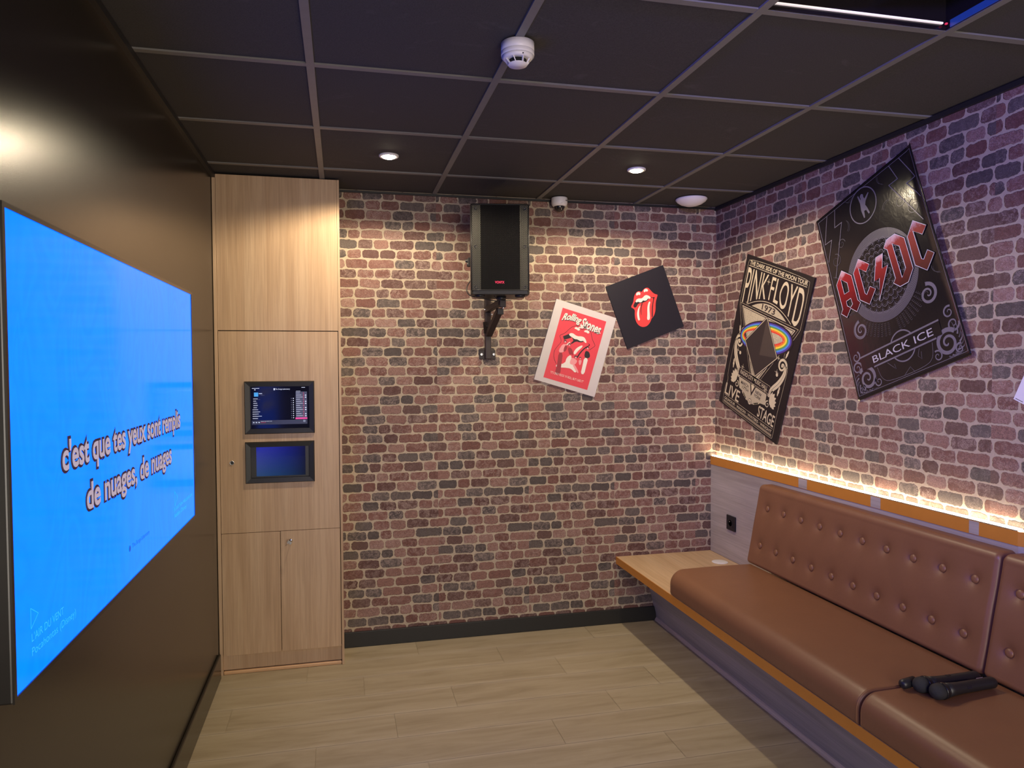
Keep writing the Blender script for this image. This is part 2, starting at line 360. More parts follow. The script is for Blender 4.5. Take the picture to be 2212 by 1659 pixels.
S_T={'red':[(-0.0899,0.0306),(-0.0635,0.0506),(-0.0482,0.0804),(-0.0351,0.0941),(-0.0178,0.1028),(-0.0024,0.101),(0.0063,0.0895),(0.0214,0.1),(0.0354,0.1052),(0.0491,0.104),(0.0588,0.0978),(0.0664,0.0803),(0.0766,0.0589),(0.0903,0.0466),(0.1012,0.0422),(0.0849,0.0215),(0.07,0.0007),(0.0546,-0.0404),(0.0391,-0.0629),(0.0211,-0.076),(0.0118,-0.0791),(0.0018,-0.0922),(-0.0151,-0.1048),(-0.0336,-0.1111),(-0.055,-0.1088),(-0.0743,-0.096),(-0.0858,-0.0731),(-0.0872,-0.0447),(-0.0794,-0.0159),(-0.0703,0.003),(-0.0746,0.0157)],'w1':[(-0.0313,0.0854),(-0.0291,0.0939),(-0.019,0.0995),(-0.0078,0.0974),(-0.0016,0.0897),(-0.0039,0.0812),(-0.0113,0.0774),(-0.0168,0.0839),(-0.029,0.0809)],'w2':[(0.0209,0.0909),(0.0242,0.0971),(0.034,0.1015),(0.045,0.0986),(0.0505,0.0915),(0.0482,0.083),(0.0404,0.0811),(0.0345,0.0869),(0.0238,0.0824)],'teeth':[(-0.0505,0.0505),(-0.0381,0.0619),(-0.023,0.062),(-0.0056,0.0549),(0.0084,0.0601),(0.0206,0.0659),(0.0337,0.0631),(0.0444,0.0537),(0.0513,0.0428),(0.048,0.0365),(0.0398,0.0361),(0.0341,0.0426),(0.0206,0.0334),(0.0072,0.0355),(-0.0013,0.0422),(-0.0109,0.0355),(-0.0231,0.0352),(-0.0342,0.0457),(-0.0452,0.0431)],'mouth':[(-0.0525,0.0504),(-0.0752,0.0298),(-0.0622,0.014),(-0.034,0.0354),(-0.0135,0.0285),(0.0007,0.029),(0.0211,0.0295),(0.0361,0.0371),(0.0338,0.0472),(-0.0066,0.0469),(-0.0445,0.0531)],'l1':[(-0.0167,0.0282),(-0.0074,0.0286),(-0.0247,0.007),(-0.0356,-0.017),(-0.0428,-0.0451),(-0.041,-0.0206),(-0.033,0.0007)],'l2':[(0.0516,0.0464),(0.0623,0.037),(0.0797,0.0358),(0.0697,0.0269),(0.0478,-0.01),(0.0342,-0.0424),(0.0238,-0.0723),(0.0148,-0.0764),(0.0283,-0.0402),(0.0419,-0.0078),(0.0682,0.0322),(0.0578,0.0359),(0.0519,0.0417)],'s1':[(-0.0278,0.0173),(-0.041,0.0035),(-0.0519,-0.0204),(-0.0582,-0.0423),(-0.0584,-0.059),(-0.067,-0.0633),(-0.0729,-0.0574),(-0.0696,-0.0326),(-0.0623,-0.0129),(-0.048,0.0061),(-0.0331,0.0192)],'s2':[(0.0371,0.0209),(0.04,0.0152),(0.0285,0.0007),(0.0171,-0.0268),(0.0084,-0.0611),(0.0008,-0.0788),(-0.0106,-0.0821),(-0.0171,-0.0723),(-0.0058,-0.0503),(0.0069,-0.0138),(0.0191,0.0079),(0.0308,0.0204)]}
S_R={'out':[(-0.0903,-0.119),(-0.1151,-0.0887),(-0.1226,-0.0513),(-0.1117,-0.0216),(-0.0944,0.0099),(-0.1018,0.0275),(-0.1151,0.0413),(-0.1115,0.049),(-0.0884,0.0646),(-0.0653,0.1048),(-0.0415,0.1264),(-0.0148,0.1311),(0.0036,0.1122),(0.0235,0.1281),(0.0486,0.1301),(0.0659,0.1153),(0.0821,0.08),(0.1105,0.0516),(0.1093,0.0434),(0.0828,0.0134)],'h1':[(-0.0407,0.1077),(-0.0388,0.1172),(-0.0283,0.1215),(-0.0085,0.1174),(-0.005,0.1095),(-0.0135,0.1026),(-0.0241,0.1072)],'h2':[(0.0204,0.1106),(0.0262,0.1189),(0.0412,0.1235),(0.0534,0.1182),(0.055,0.1086),(0.0469,0.104),(0.0362,0.1086),(0.0252,0.1064)],'bar':[(-0.0942,0.0453),(-0.0641,0.0686),(-0.0426,0.0585),(-0.045,0.0511),(-0.0822,0.0279)],'teeth':[(-0.0632,0.0656),(-0.057,0.0763),(-0.0396,0.0803),(-0.0132,0.0694),(0.019,0.079),(0.0393,0.0739),(0.0568,0.0502),(0.0474,0.0464),(0.0327,0.0564),(0.0167,0.0473),(-0.0063,0.0537),(-0.0212,0.0492),(-0.0419,0.0564),(-0.0544,0.0594)],'under':[(-0.0435,0.0538),(-0.0237,0.0419),(-0.0382,0.0199),(-0.0333,0.0147),(-0.0094,0.0406),(0.0163,0.0405),(0.0367,0.0509),(0.0343,0.0591),(0.0161,0.0493),(-0.0068,0.0558),(-0.0218,0.0514)],'st':[(-0.0078,-0.0287),(0.0022,0.0008),(0.0238,0.0227),(0.0362,0.0286),(0.037,0.0177),(0.0187,-0.0076),(0.005,-0.0405)],'ln':[(0.0586,0.0519),(0.0842,0.045),(0.0614,0.0226),(0.0389,-0.0128),(0.0264,-0.0542),(0.0193,-0.0496),(0.0303,-0.0154),(0.0521,0.0221),(0.0777,0.0431)],'p1s':[(-0.0855,-0.0007),(-0.0648,0.0077),(-0.0527,-0.0021),(-0.0534,-0.0156),(-0.066,-0.0436),(-0.0889,-0.0525),(-0.0973,-0.0395)],'p1j':[(-0.0657,0.0029),(-0.05,-0.0035),(-0.0536,-0.031),(-0.0666,-0.0415),(-0.0705,-0.0206)],'p1l':[(-0.0937,-0.0517),(-0.0677,-0.0462),(-0.0581,-0.1185),(-0.0491,-0.1732),(-0.0822,-0.1783),(-0.0827,-0.1212)],'p2t':[(-0.0509,-0.0082),(-0.0262,-0.0054),(-0.0078,-0.0287),(-0.0046,-0.0477),(-0.0146,-0.0373),(-0.0257,-0.0472)],'p2a':[(-0.0636,0.0035),(-0.0455,0.0288),(-0.0416,0.0233),(-0.056,0.0014)],'p3t':[(-0.0086,-0.0577),(0.0131,-0.0603),(0.0317,-0.0682),(0.0211,-0.0956),(-0.0059,-0.099),(-0.0137,-0.088)],'p4t':[(0.0342,-0.0608),(0.0558,-0.0546),(0.0555,-0.0857),(0.0469,-0.0882)],'p5t':[(0.0602,0.0023),(0.0781,0.0053),(0.0898,-0.0024),(0.0997,-0.024),(0.0859,-0.037),(0.064,-0.0344)],'p5l':[(0.0645,-0.0365),(0.0905,-0.0368),(0.0907,-0.0778),(0.0927,-0.1328),(0.0699,-0.1348),(0.0687,-0.0908)],'body':[(-0.0891,-0.123),(-0.0392,-0.1041),(-0.0386,-0.0664),(-0.0176,-0.0427),(-0.0056,-0.0679),(0.0167,-0.0969),(0.0436,-0.1247),(0.0363,-0.14),(0.0111,-0.1251),(-0.0107,-0.1224),(-0.0865,-0.1398)],'p3l':[(0.0015,-0.0924),(0.0199,-0.0916),(0.0595,-0.1312),(0.0471,-0.137)],'rect':[(-0.1421,0.2043),(0.138,0.2053),(0.137,-0.2154),(-0.1423,-0.2156)]}
# ================================================================== SETTING
# floor: one mesh of planks, each with its own random tint
def make_floor():
    P, X0, X1 = 0.2055, XL - .02, XR + .02
    vs, fs, cols, uvs = [], [], [], []
    joints = {0: .4737, 1: -.10, 2: .175, 3: .585, 4: .298, 5: -.033, 6: .40, 7: .05, 8: .72}
    for r in range(0, 29):
        y1 = .21 + P - r * P; y0 = y1 - P
        j = joints.get(r, random.random()); x = j - 3
        while x < X1:
            a, b = max(x, X0), min(x + 1.0, X1)
            if b > a:
                g = .0007; n = len(vs)
                vs += [(a + g, y0 + g, 0), (b - g, y0 + g, 0), (b - g, y1 - g, 0), (a + g, y1 - g, 0)]; fs.append((n, n+1, n+2, n+3))
                c = (random.random(), random.random(), random.random(), 1); cols += [c] * 4; uvs += [(0, 0), (1, 0), (1, 1), (0, 1)]
            x += 1.0
    me = bpy.data.meshes.new('floor'); 
    n = len(vs); vs += [(X0, YN - .02, -.002), (X1, YN - .02, -.002), (X1, YB + .02, -.002), (X0, YB + .02, -.002)]; fs.append((n, n+1, n+2, n+3)); cols += [(0, 0, 1, 1)] * 4; uvs += [(0, .5)] * 4
    me.from_pydata(vs, [], fs); me.materials.append(MAT['floor'])
    ca = me.color_attributes.new('plank', 'FLOAT_COLOR', 'CORNER'); uv = me.uv_layers.new(name='UVMap')
    for i, (c, u) in enumerate(zip(cols, uvs)): ca.data[i].color = c; uv.data[i].uv = u
    o = bpy.data.objects.new('floor', me); COL.objects.link(o); tag(o, kind='structure')
make_floor()
T = .08
tag(MB().box((XL - T, YB, 0), (XR + T, YB + T, HC + .2)).build('wall_back', MAT['brick_back']), kind='structure')
tag(MB().box((XR, YN, 0), (XR + T, YB, HC + .2)).build('wall_right', MAT['brick_right']), kind='structure')
tag(MB().box((XL - T, YN, 0), (XL, YB, HC + .2)).build('wall_left', MAT['lacquer']), kind='structure')
tag(MB().box((XL - T, YN - T, 0), (XR + T, YN, HC + .2)).build('wall_front', MAT['lacquer']), kind='structure')
tag(MB().box((.35, YN, 0), (1.65, YN + .02, 2.1)).build('fill_panel', M('fill_panel_glow', (.7, .68, .64), .5, emis=(1, .9, .78), es=.8)), kind='structure')  # glowing panel added to back the fill lamp, not a known door
tag(MB().box((XK, YB - .012, 0), (1.935, YB, .086)).build('baseboard_back', MAT['skirt'], bevel=.003), kind='structure')
tag(MB().box((XL, YN, 0), (XL + .014, YK - .03, .125)).build('baseboard_left', MAT['lacquer'], bevel=.004), kind='structure')
# ceiling: tiles with a grid of T-bars below them; the bay x 1.2-1.8, y -2.4..-1.8 is open
xs = [XL, 0, .6, 1.2, 1.8, XR]; ys = [YB, 0] + [-.6 * i for i in range(1, 9)] + [YN]
c = MB()
for i in range(len(xs) - 1):
    for j in range(len(ys) - 1):
        if abs(xs[i] - 1.2) < .01 and abs(ys[j] + 1.8) < .01: continue
        dz = random.uniform(0, .0025)
        c.box((xs[i], ys[j+1], HC + .004 + dz), (xs[i+1], ys[j], HC + .02))
ceil = tag(c.build('ceiling', MAT['tile']), kind='structure')
g = MB()
for x in xs[1:-1]: g.box((x - .0125, YN, HC - .001), (x + .0125, YB, HC + .006))
for y in ys[1:-1]:
    for i in range(len(xs) - 1):
        g.box((xs[i] + (.0125 if i else 0), y - .0115, HC - .0002), (xs[i+1] - (.0125 if i < len(xs)-2 else 0), y + .0115, HC + .006))
g.build('ceiling_grid', MAT['grid'], ceil)
tag(MB().box((XL, YN, HC - .022), (XL + .018, YK, HC)).build('trim_1', MAT['skirt']), kind='structure')
tag(MB().box((XR - .014, YN, HC - .018), (XR, YB, HC)).build('trim_2', MAT['skirt']), kind='structure')
tag(MB().box((XK, YB - .010, HC - .012), (XR - .014, YB, HC)).build('trim_3', MAT['skirt']), kind='structure')
# plenum above the open bay keeps the light in
tag(MB().box((XL - T, YN - T, HC + .2), (XR + T, YB + T, HC + .25)).build('plenum_lid', MAT['dark_gap']), kind='structure')

# ================================================================== RECESSED CEILING PANEL
e = tag(empty('recessed_ceiling_panel', (1.5, -2.1, HC)), 'black glossy recessed panel with a bright edge line in the open ceiling bay', 'ceiling panel')
gl = M('black_gloss', (.010, .008, .010), .10, spec=.6)
h = MB(); a, b, y0, y1, z0, z1 = 1.2125, 1.7875, -2.3885, -1.8115, HC + .001, HC + .11
h.box((a, y1 - .004, z0), (b, y1, z1)); h.box((a, y0, z0), (b, y0 + .004, z1)); h.box((a, y0 + .004, z0), (a + .004, y1 - .004, z1)); h.box((b - .004, y0 + .004, z0), (b, y1 - .004, z1)); h.box((a, y0, z1), (b, y1, z1 + .004))
h.build('housing', gl, e)
MB().box((a + .006, y1 - .010, HC + .0150), (b - .018, y1 - .0042, HC + .0172)).box((a + .006, y1 - .010, HC + .0178), (b - .018, y1 - .0042, HC + .0196)).build('edge_strip', M('lit_edge', (.9, .85, .85), .3, emis=(1, .86, .84), es=.55), e)
MB().box((b - .0055, y0 + .03, HC + .0015), (b - .0041, y1 - .020, HC + .022)).build('blue_led_strip', M('blue_led', (.01, .02, .1), .3, emis=(.006, .022, .16), es=1.0), e)
MB().lathe([(.0, 0), (.004, .002), (.004, .005), (0, .007)], (b - .012, y1 - .014, HC + .010), 12).build('red_indicator', M('red_led', (.2, .01, .02), .4, emis=(.6, .02, .08), es=1.0), e)

# ================================================================== DOWNLIGHTS
lens = M('lamp_lens', (.9, .9, .9), .3, emis=(1, .86, .58), es=70.0)
def downlight(x, y, label):
    t = tag(empty('downlight', (x, y, HC)), label, 'ceiling light', 'recessed ceiling downlights')
    MB().lathe([(.030, -.001), (.042, -.003), (.045, .0), (.045, .006), (.030, .006), (.030, -.001)], (0, 0, 0), 40).build('ring', MAT['white'], t, local=True)
    MB().lathe([(.0299, .0), (.028, -.005), (.020, -.0085), (.0, -.0105)], (0, 0, 0), 32).build('lens', lens, t, local=True)
    return t
downlight(*LAMPS[0], 'round recessed downlight glowing warm white, the left one nearer the tall cabinet')
downlight(*LAMPS[1], 'round recessed downlight glowing warm white, the right one between the speaker and the posters')
# party-light fixtures behind the camera that throw the violet and pink light
for (x, y), col, lab in (((-.30, -3.95), (.3, .2, 1), 'small black ceiling projector throwing violet light behind the viewer'), ((.75, -4.10), (1, .3, .4), 'small black ceiling projector throwing pink light behind the viewer')):
    t = tag(empty('party_light', (x, y, HC)), lab, 'party light')
    MB().lathe([(.05, 0), (.05, -.03), (.02, -.035), (.02, -.055), (.06, -.06), (.06, -.12), (.045, -.13)], n=28).build('housing', MAT['blackp'], t, local=True)
    MB().lathe([(.040, -.131), (.0, -.140)], n=24).build('lens', M('party_lens', (.1, .1, .1), .2, emis=col, es=4), t, local=True)

# ================================================================== SMOKE DETECTOR
def smoke():
    t = tag(empty('smoke_detector', (.606, -1.478, HC)), 'round white smoke detector under the ceiling grid, nearest the viewer', 'smoke detector')
    R = .0495
    MB().lathe([(R, 0), (R, -.024), (R - .0005, -.0245), (R, -.025), (R, -.034), (R - .0008, -.038)], n=56).build('base', MAT['white'], t, local=True)
    # sloping collar, windows with curved ribs, flat cap
    MB().lathe([(R - .001, -.0385), (R - .010, -.047), (R - .013, -.0475)], n=56).build('collar', MAT['white'], t, local=True)
    MB().lathe([(.026, -.036), (.026, -.060)], n=40).build('sensor_chamber', MAT['dark_gap'], t, local=True)
    MB().lathe([(.027, -.0585), (.029, -.060), (.028, -.0625), (.0, -.064)], n=48).build('cap', MAT['white'], t, local=True)
    rb = MB()
    for k in range(8):
        a = 2 * pi * k / 8 + .2
        p0 = Vector(((R - .013) * cos(a), (R - .013) * sin(a), -.047)); p1 = Vector((.0270 * cos(a + .12), .0270 * sin(a + .12), -.0600))
        rb.bar(p0, p1, .0028, .0045, up=(cos(a), sin(a), 0.5))
    rb.build('ribs', MAT['white'], t, local=True)
    MB().lathe([(.0022, 0), (.002, -.002), (0, -.0025)], ((R - .006) * cos(-1.45), (R - .006) * sin(-1.45), -.0425), 12).build('led_hole', MAT['dark_gap'], t, local=True)
smoke()
# ================================================================== DOME CAMERA
def dome():
    t = tag(empty('dome_camera', (1.312, .338, HC)), 'small white dome camera with a dark glass bubble, in front of the brick wall', 'security camera')
    MB().lathe([(.045, 0), (.046, -.003), (.046, -.032), (.043, -.040), (.038, -.047), (.033, -.049)], n=48).build('base', MAT['white'], t, local=True)
    prof = [(.031 * cos(a), -.047 - .031 * sin(a)) for a in [i * pi / 2 / 10 for i in range(11)]]
    MB().lathe(prof, n=40).build('dome', M('smoked_bubble', (.012, .012, .014), .08, spec=.8), t, local=True)
    MB().lathe([(.0025, 0), (0, -.0015)], (0, -.044, -.037), 10, M=None).build('screw', MAT['blackp'], t, local=True)
    MB().box((.024, -.0405, -.022), (.036, -.0310, -.019)).build('mark', MAT['blackp'], t, local=True)
dome()
# ================================================================== WHITE HALF-DOME
tg = tag(empty('motion_sensor', (2.066, .206, HC)), 'shallow white domed sensor on the ceiling near the back right corner', 'sensor')
MB().lathe([(.088, 0), (.089, -.005), (.080, -.017), (.060, -.030), (.036, -.0385), (.015, -.042), (0, -.0425)], n=56).build('shell', MAT['white'], tg, local=True)

# ================================================================== TALL CABINET
def cabinet():
    x0, x1, yf, yb = XL + .002, XK, YK, YB - .001
    t = tag(empty('tall_cabinet', ((x0 + x1) / 2, (yf + yb) / 2, 0)), 'tall pale oak cabinet with two built-in screens beside the dark wall', 'cabinet')
    MB().box((x0, yf, 0), (x0 + .016, yb, 2.504)).build('side_panel', MAT['oak'], t, bevel=.0012)
    MB().box((x1 - .012, yf, 0), (x1, yb, 2.504)).build('side_panel', MAT['oak'], t, bevel=.0012)
    MB().box((x0 + .016, yf + .03, 0.02), (x1 - .012, yf + .045, 2.504)).build('carcass', MAT['dark_gap'], t)
    MB().box((x0 + .017, yf + .001, 1.7355), (x1 - .0128, yf + .02, 2.504)).build('upper_panel', MAT['oak'], t, bevel=.001)
    # middle door with two openings
    dx0, dx1, z0, z1 = x0 + .0185, x1 - .0150, .7190, 1.7315
    d = MB(); U = (-.378, -.068, 1.232, 1.465); Lw = (-.378, -.068, .980, 1.160)
    yy = (yf + .001, yf + .02)
    def bx(a, b, c_, e_): d.box((a, yy[0], c_), (b, yy[1], e_))
    bx(dx0, U[0], z0, z1); bx(U[1], dx1, z0, z1); bx(U[0], U[1], U[3], z1); bx(U[0], U[1], Lw[3], U[2]); bx(U[0], U[1], z0, Lw[2])
    door = d.build('middle_door', MAT['oak'], t)
    xm = -.2285
    dl = MB().box((x0 + .0185, yf + .001, .099), (xm - .0012, yf + .02, .7165)).build('lower_door', MAT['oak'], t, bevel=.001)
    dr = MB().box((xm + .0012, yf + .001, .099), (x1 - .0150, yf + .02, .7165)).build('lower_door', MAT['oak'], t, bevel=.001)
    MB().box((x0 + .016, yf + .022, .020), (x1 - .012, yf + .034, .099)).build('plinth', MAT['oak'], t)
    MB().box((x0 + .017, yf + .008, 0.0), (x1 - .013, yf + .030, .017)).build('plinth_strip', MAT['raw'], t, bevel=.004)
    # lock, key
    lk = Matrix.Rotation(radians(90), 3, 'X')
    c0 = (-.4543, yf + .001, 1.0738)
    MB().lathe([(.0105, 0), (.0105, .003), (.0085, .0035), (.0085, 0.001)], c0, 28, M=lk).build('lock_ring', MAT['chrome'], t).parent = door
    MB().lathe([(.0082, 0.0015), (0, .0012)], c0, 20, M=lk).build('lock_core', MAT['blackp'], t).parent = door
    c1 = (-.176, yf + .001, .668)
    MB().lathe([(.0085, 0), (.0085, .004), (.006, .007), (0, .007)], c1, 24, M=lk).build('lock', MAT['chrome'], t).parent = dr
    k = MB().box((-.178, yf - .028, .6665), (-.174, yf - .006, .6695)); Mx = Matrix.Rotation(radians(35), 3, 'Y')
    k.obox((-.181, yf - .034, .665), (.011, .0010, .007), Mx); k.tube([(-.188, yf - .034, .662), (-.194, yf - .030, .656), (-.199, yf - .027, .648)], .0012, 6)
    k.build('key', MAT['chrome'], t).parent = dr
    return t
cabinet()
# ------------------------------------------------------------------ built-in screens
def em(name, col, s=1.0): return M(name, tuple(x * .3 for x in col), .4, emis=col, es=s, var=0)
UIW = em('screen_white', (.62, .66, .85)); UIG = em('screen_grey', (.055, .06, .12)); UIB = em('screen_blue', (.05, .32, .75)); UIP = em('screen_pink', (.75, .05, .30)); UIBAR = em('screen_bar', (.016, .020, .055)); UIR = em('screen_red', (.40, .03, .10))
def scrframe(x0, x1, z0, z1, wd, parent):
    f = MB(); y = YK - .009
    i = (x0 + wd, x1 - wd, z0 + wd, z1 - wd)
    # mitred sloping frame: outer edge proud, inner edge lower
    o_ = [(x0, z0), (x1, z0), (x1, z1), (x0, z1)]; n_ = [(i[0], i[2]), (i[1], i[2]), (i[1], i[3]), (i[0], i[3])]; q = .004
    o2 = [(x0 + q, z0 + q), (x1 - q, z0 + q), (x1 - q, z1 - q), (x0 + q, z1 - q)]
    vs = [(a, YK + .0006, b) for a, b in o_] + [(a, y, b) for a, b in o2] + [(a, y + .003, b) for a, b in n_] + [(a, YK + .018, b) for a, b in n_]
    fs = []
    for l in range(3):
        for k in range(4): fs.append((l*4+k, l*4+(k+1) % 4, (l+1)*4+(k+1) % 4, (l+1)*4+k))
    f.add(vs, fs); f.build('frame', MAT['screenframe'], parent)
    return i
MAT['screenframe'] = M('satin_black_frame', (.011, .011, .010), .42, spec=.4)
t = tag(empty('touch_screen', (-.221, YK, 1.348)), 'upper black framed touch screen showing a song list, set in the cabinet door', 'screen')
i = scrframe(-.391, -.051, 1.2145, 1.4805, .0265, t)
gm = M('display_glass', (.003, .003, .005), .10, spec=.35, var=0, emis=(.003, .003, .009), es=1)
ys_ = YK + .012
MB().box((-.379, ys_, 1.233), (-.067, ys_ + .006, 1.464)).build('display', gm, t)
ui = MB()
sx0, sx1, sz0, sz1 = -.358, -.088, 1.258, 1.452
def R(a, b, c_, d_, m=0, z=.0004):   # fractions of the picture, origin top left
    X0, X1 = sx0 + a * (sx1 - sx0), sx0 + b * (sx1 - sx0); Z1, Z0 = sz1 - c_ * (sz1 - sz0), sz1 - d_ * (sz1 - sz0)
    ui.add([(X0, ys_ - z, Z0), (X1, ys_ - z, Z0), (X1, ys_ - z, Z1), (X0, ys_ - z, Z1)], [(0, 1, 2, 3)], m)
def TT(mb, s, a, b, c_, d_, m=0, off=.01, z=.0008):
    vs, fs, bb = glyphs(s, off, 0, 2); X0, X1 = sx0 + a * (sx1 - sx0), sx0 + b * (sx1 - sx0); Z1, Z0 = sz1 - c_ * (sz1 - sz0), sz1 - d_ * (sz1 - sz0)
    mb.add([(X0 + (x - bb[0]) / (bb[2] - bb[0]) * (X1 - X0), ys_ - z, Z0 + (y - bb[1]) / (bb[3] - bb[1]) * (Z1 - Z0)) for x, y in vs], fs, m)
R(0, 1, .872, .985, 3); R(.79, 1.0, .13, .86, 3)
R(.045, .12, .145, .250, 1); R(.13, .19, .165, .180); R(.13, .20, .20, .208, 2); R(.17, .235, .215, .222, 2)
rows = [(.03, .11, .155), (.03, .08, .10), (.03, .10, .10), (.03, .11, .105), (.03, .095, .09), (.015, .115, .115), (.015, .15, .12), (.015, .125, .09), (.015, .18, .12), (.015, .11, .115)]
for k, (a, b, c2) in enumerate(rows):
    y = .305 + k * .0565; R(a, b, y, y + .010); R(a, c2, y + .020, y + .028, 2)
    for xx in (.715, .750): R(xx - .008, xx + .008, y - .005, y + .017, 0 if xx > .73 else 2)
for k in range(13):
    y = .155 + k * .0545; R(.80, .995, y, y + .040, 2, .0006); R(.80, .87 + .05 * ((k * 7) % 3) / 2, y + .010, y + .018, 0, .0009); R(.928, .945, y + .006, y + .032, 5, .0009); R(.962, .985, y + .006, y + .032, 0 if k % 3 else 2, .0009)
R(.785, 1.0, .815, .857, 4, .0012)
R(.16, .82, .925, .934, 2); R(.16, .25, .925, .934, 5, .0009); R(.16, .36, .893, .903)
for a in (.02, .068, .116): R(a, a + .026, .912, .940)
R(.925, .965, .880, .935); R(.90, .965, .02, .032); R(.01, .14, .03, .042); R(.05, .075, .065, .085); R(.80, .88, .118, .128)
TT(ui, 'The Songs Laboratory', .425, .69, .045, .090); R(.395, .42, .04, .09)
ui.build('song_list', [UIW, UIB, UIG, UIBAR, UIP, UIR], t)
t = tag(empty('small_monitor', (-.2225, YK, 1.07)), 'lower black framed monitor showing a plain deep blue picture, set in the cabinet door', 'screen')
scrframe(-.391, -.054, .9655, 1.1755, .0265, t)
MB().box((-.379, YK + .012, .981), (-.067, YK + .018, 1.159)).build('display', M('monitor_bezel', (.018, .018, .018), .35), t)
k = NT('blue_gradient_picture'); cc = k.add('ShaderNodeTexCoord'); sp = k.add('ShaderNodeSeparateXYZ'); k.put(sp.inputs[0], cc.outputs['Generated'])
col = k.mix(sp.outputs[2], (.004, .040, .13), (.008, .012, .28)); col = k.mix(k.math('MULTIPLY', k.math('POWER', sp.outputs[0], 1.6), .93), col, (.002, .003, .012))
k.set(Base_Color=(.01, .01, .02), Emission_Color=col, Emission_Strength=1.0, Roughness=.12)
MB().box((-.339, YK + .0112, .9995), (-.100, YK + .012, 1.1485)).build('picture', k.mat, t)

# ================================================================== TELEVISION
TX, TY0, TY1, TZ0, TZ1 = -.444, -2.235, -.796, 1.016, 1.817
t = tag(empty('television', (XL + .02, (TY0 + TY1) / 2, (TZ0 + TZ1) / 2)), 'large wall-mounted television showing song words on bright blue', 'television')
bz = .009
MB().box((TX - .034, TY0 - bz, TZ0 - bz), (TX - .0005, TY1 + bz, TZ1 + bz)).build('case', M('graphite_case', (.016, .014, .013), .3), t, bevel=.003)
MB().box((XL, -1.9, 1.2), (TX - .034, -1.1, 1.65)).build('wall_mount', MAT['blackm'], t)
fr = MB()
for a, b in (((TY0 - bz, TZ0 - bz), (TY1 + bz, TZ0)), ((TY0 - bz, TZ1), (TY1 + bz, TZ1 + bz)), ((TY0 - bz, TZ0), (TY0, TZ1)), ((TY1, TZ0), (TY1 + bz, TZ1))):
    fr.box((TX - .001, a[0], a[1]), (TX + .0025, b[0], b[1]))
fr.build('bezel', M('dark_bezel', (.020, .017, .015), .22), t)
def tvmat():
    k = NT('blue_picture'); P = k.coord((1, 1, .45)); n = k.noise(P, 5.5, 1.5, .5, 1.6)
    ba = k.ramp(k.math('FRACT', k.math('MULTIPLY', n, 7.0)), [(0, (0,)*3), (.5, (1,)*3), (1, (0,)*3)])
    col = k.mix(ba, (0.0, .285 / TV_B, 1.0), (0.0, .310 / TV_B, 1.0))
    k.set(Base_Color=(.004, .004, .005), Roughness=.10, Emission_Color=col, Emission_Strength=TV_B, Specular_IOR_Level=.05)
    return k.mat
MB().add([(TX, TY0, TZ0), (TX, TY1, TZ0), (TX, TY1, TZ1), (TX, TY0, TZ1)], [(0, 1, 2, 3)]).build('picture', tvmat(), t)
PIC = COL.objects[-1]
def tvtext(name, items, mats):
    m = MB()
    for s, (a, z0, b, z1), off, shear, mi, dx in items:
        vs, fs, bb = glyphs(s, off, shear, 4)
        m.add([(TX + .0006 + dx, a + (x - bb[0]) / (bb[2] - bb[0]) * (b - a), z0 + (y - bb[1]) / (bb[3] - bb[1]) * (z1 - z0)) for x, y in vs], fs, mi)
    o = m.build(name, mats, t); o.parent = PIC; return o
LG = em('letter_fill', (.40, .33, .42)); LO = em('letter_outline', (.012, .004, .020))
w1 = 'c\'est que tes yeux sont remplis'; w2 = 'de nuages, de nuages'
its = []
for s, a, b, z0, z1 in ((w1, -2.020, -1.008, 1.338, 1.416), (w2, -1.893, -1.138, 1.236, 1.312)):
    e1 = .0062; its.append((s, (a - e1, z0 - e1, b + e1, z1 + e1), .075, 0, 1, 0)); its.append((s, (a, z0, b, z1), .024, 0, 0, .0012))
tvtext('song_words', its, [LG, LO])
f1 = em('faint_caption', (.02, .45, 1.0)); f2 = em('dark_caption', (.0, .09, .55))
c_ = tvtext('song_title_caption', [("L'AIR DU VENT", (-2.171, 1.082, -2.028, 1.097), .0, 0, 0, 0), ('Pocahontas (Disney)', (-2.171, 1.053, -1.966, 1.072), -.004, 0, 0, 0)], [f1])
tvtext('next_song_caption', [('JE SUIS TON MEILLEUR AMI', (-1.113, 1.090, -.840, 1.104), 0, 0, 0, 0), ('Aladdin (Disney)', (-1.113, 1.066, -.93, 1.084), 0, 0, 0, 0)], [f1])
tvtext('channel_caption', [('The Songs Laboratory', (-1.572, 1.089, -1.407, 1.104), .005, 0, 0, 0)], [f2])
m = MB()
def tri(y, z, s):
    P = [(y, z), (y + .03 * s, z - .018 * s), (y, z - .036 * s)]
    for i in range(3):
        a, b = P[i], P[(i+1) % 3]; m.bar((TX + .0008, *a), (TX + .0008, *b), .0010, .0004, up=(1, 0, 0))
tri(-2.173, 1.142, 1); m.build('play_symbol', f1, t).parent = PIC; m = MB(); tri(-1.10, 1.155, 1.3); m.build('play_symbol', f1, t).parent = PIC
MB().add([(TX + .0007, -1.594 + .008 * cos(2*pi*i/20), 1.097 + .008 * sin(2*pi*i/20)) for i in range(20)], [tuple(range(20))]).build('channel_dot', f2, t).parent = PIC
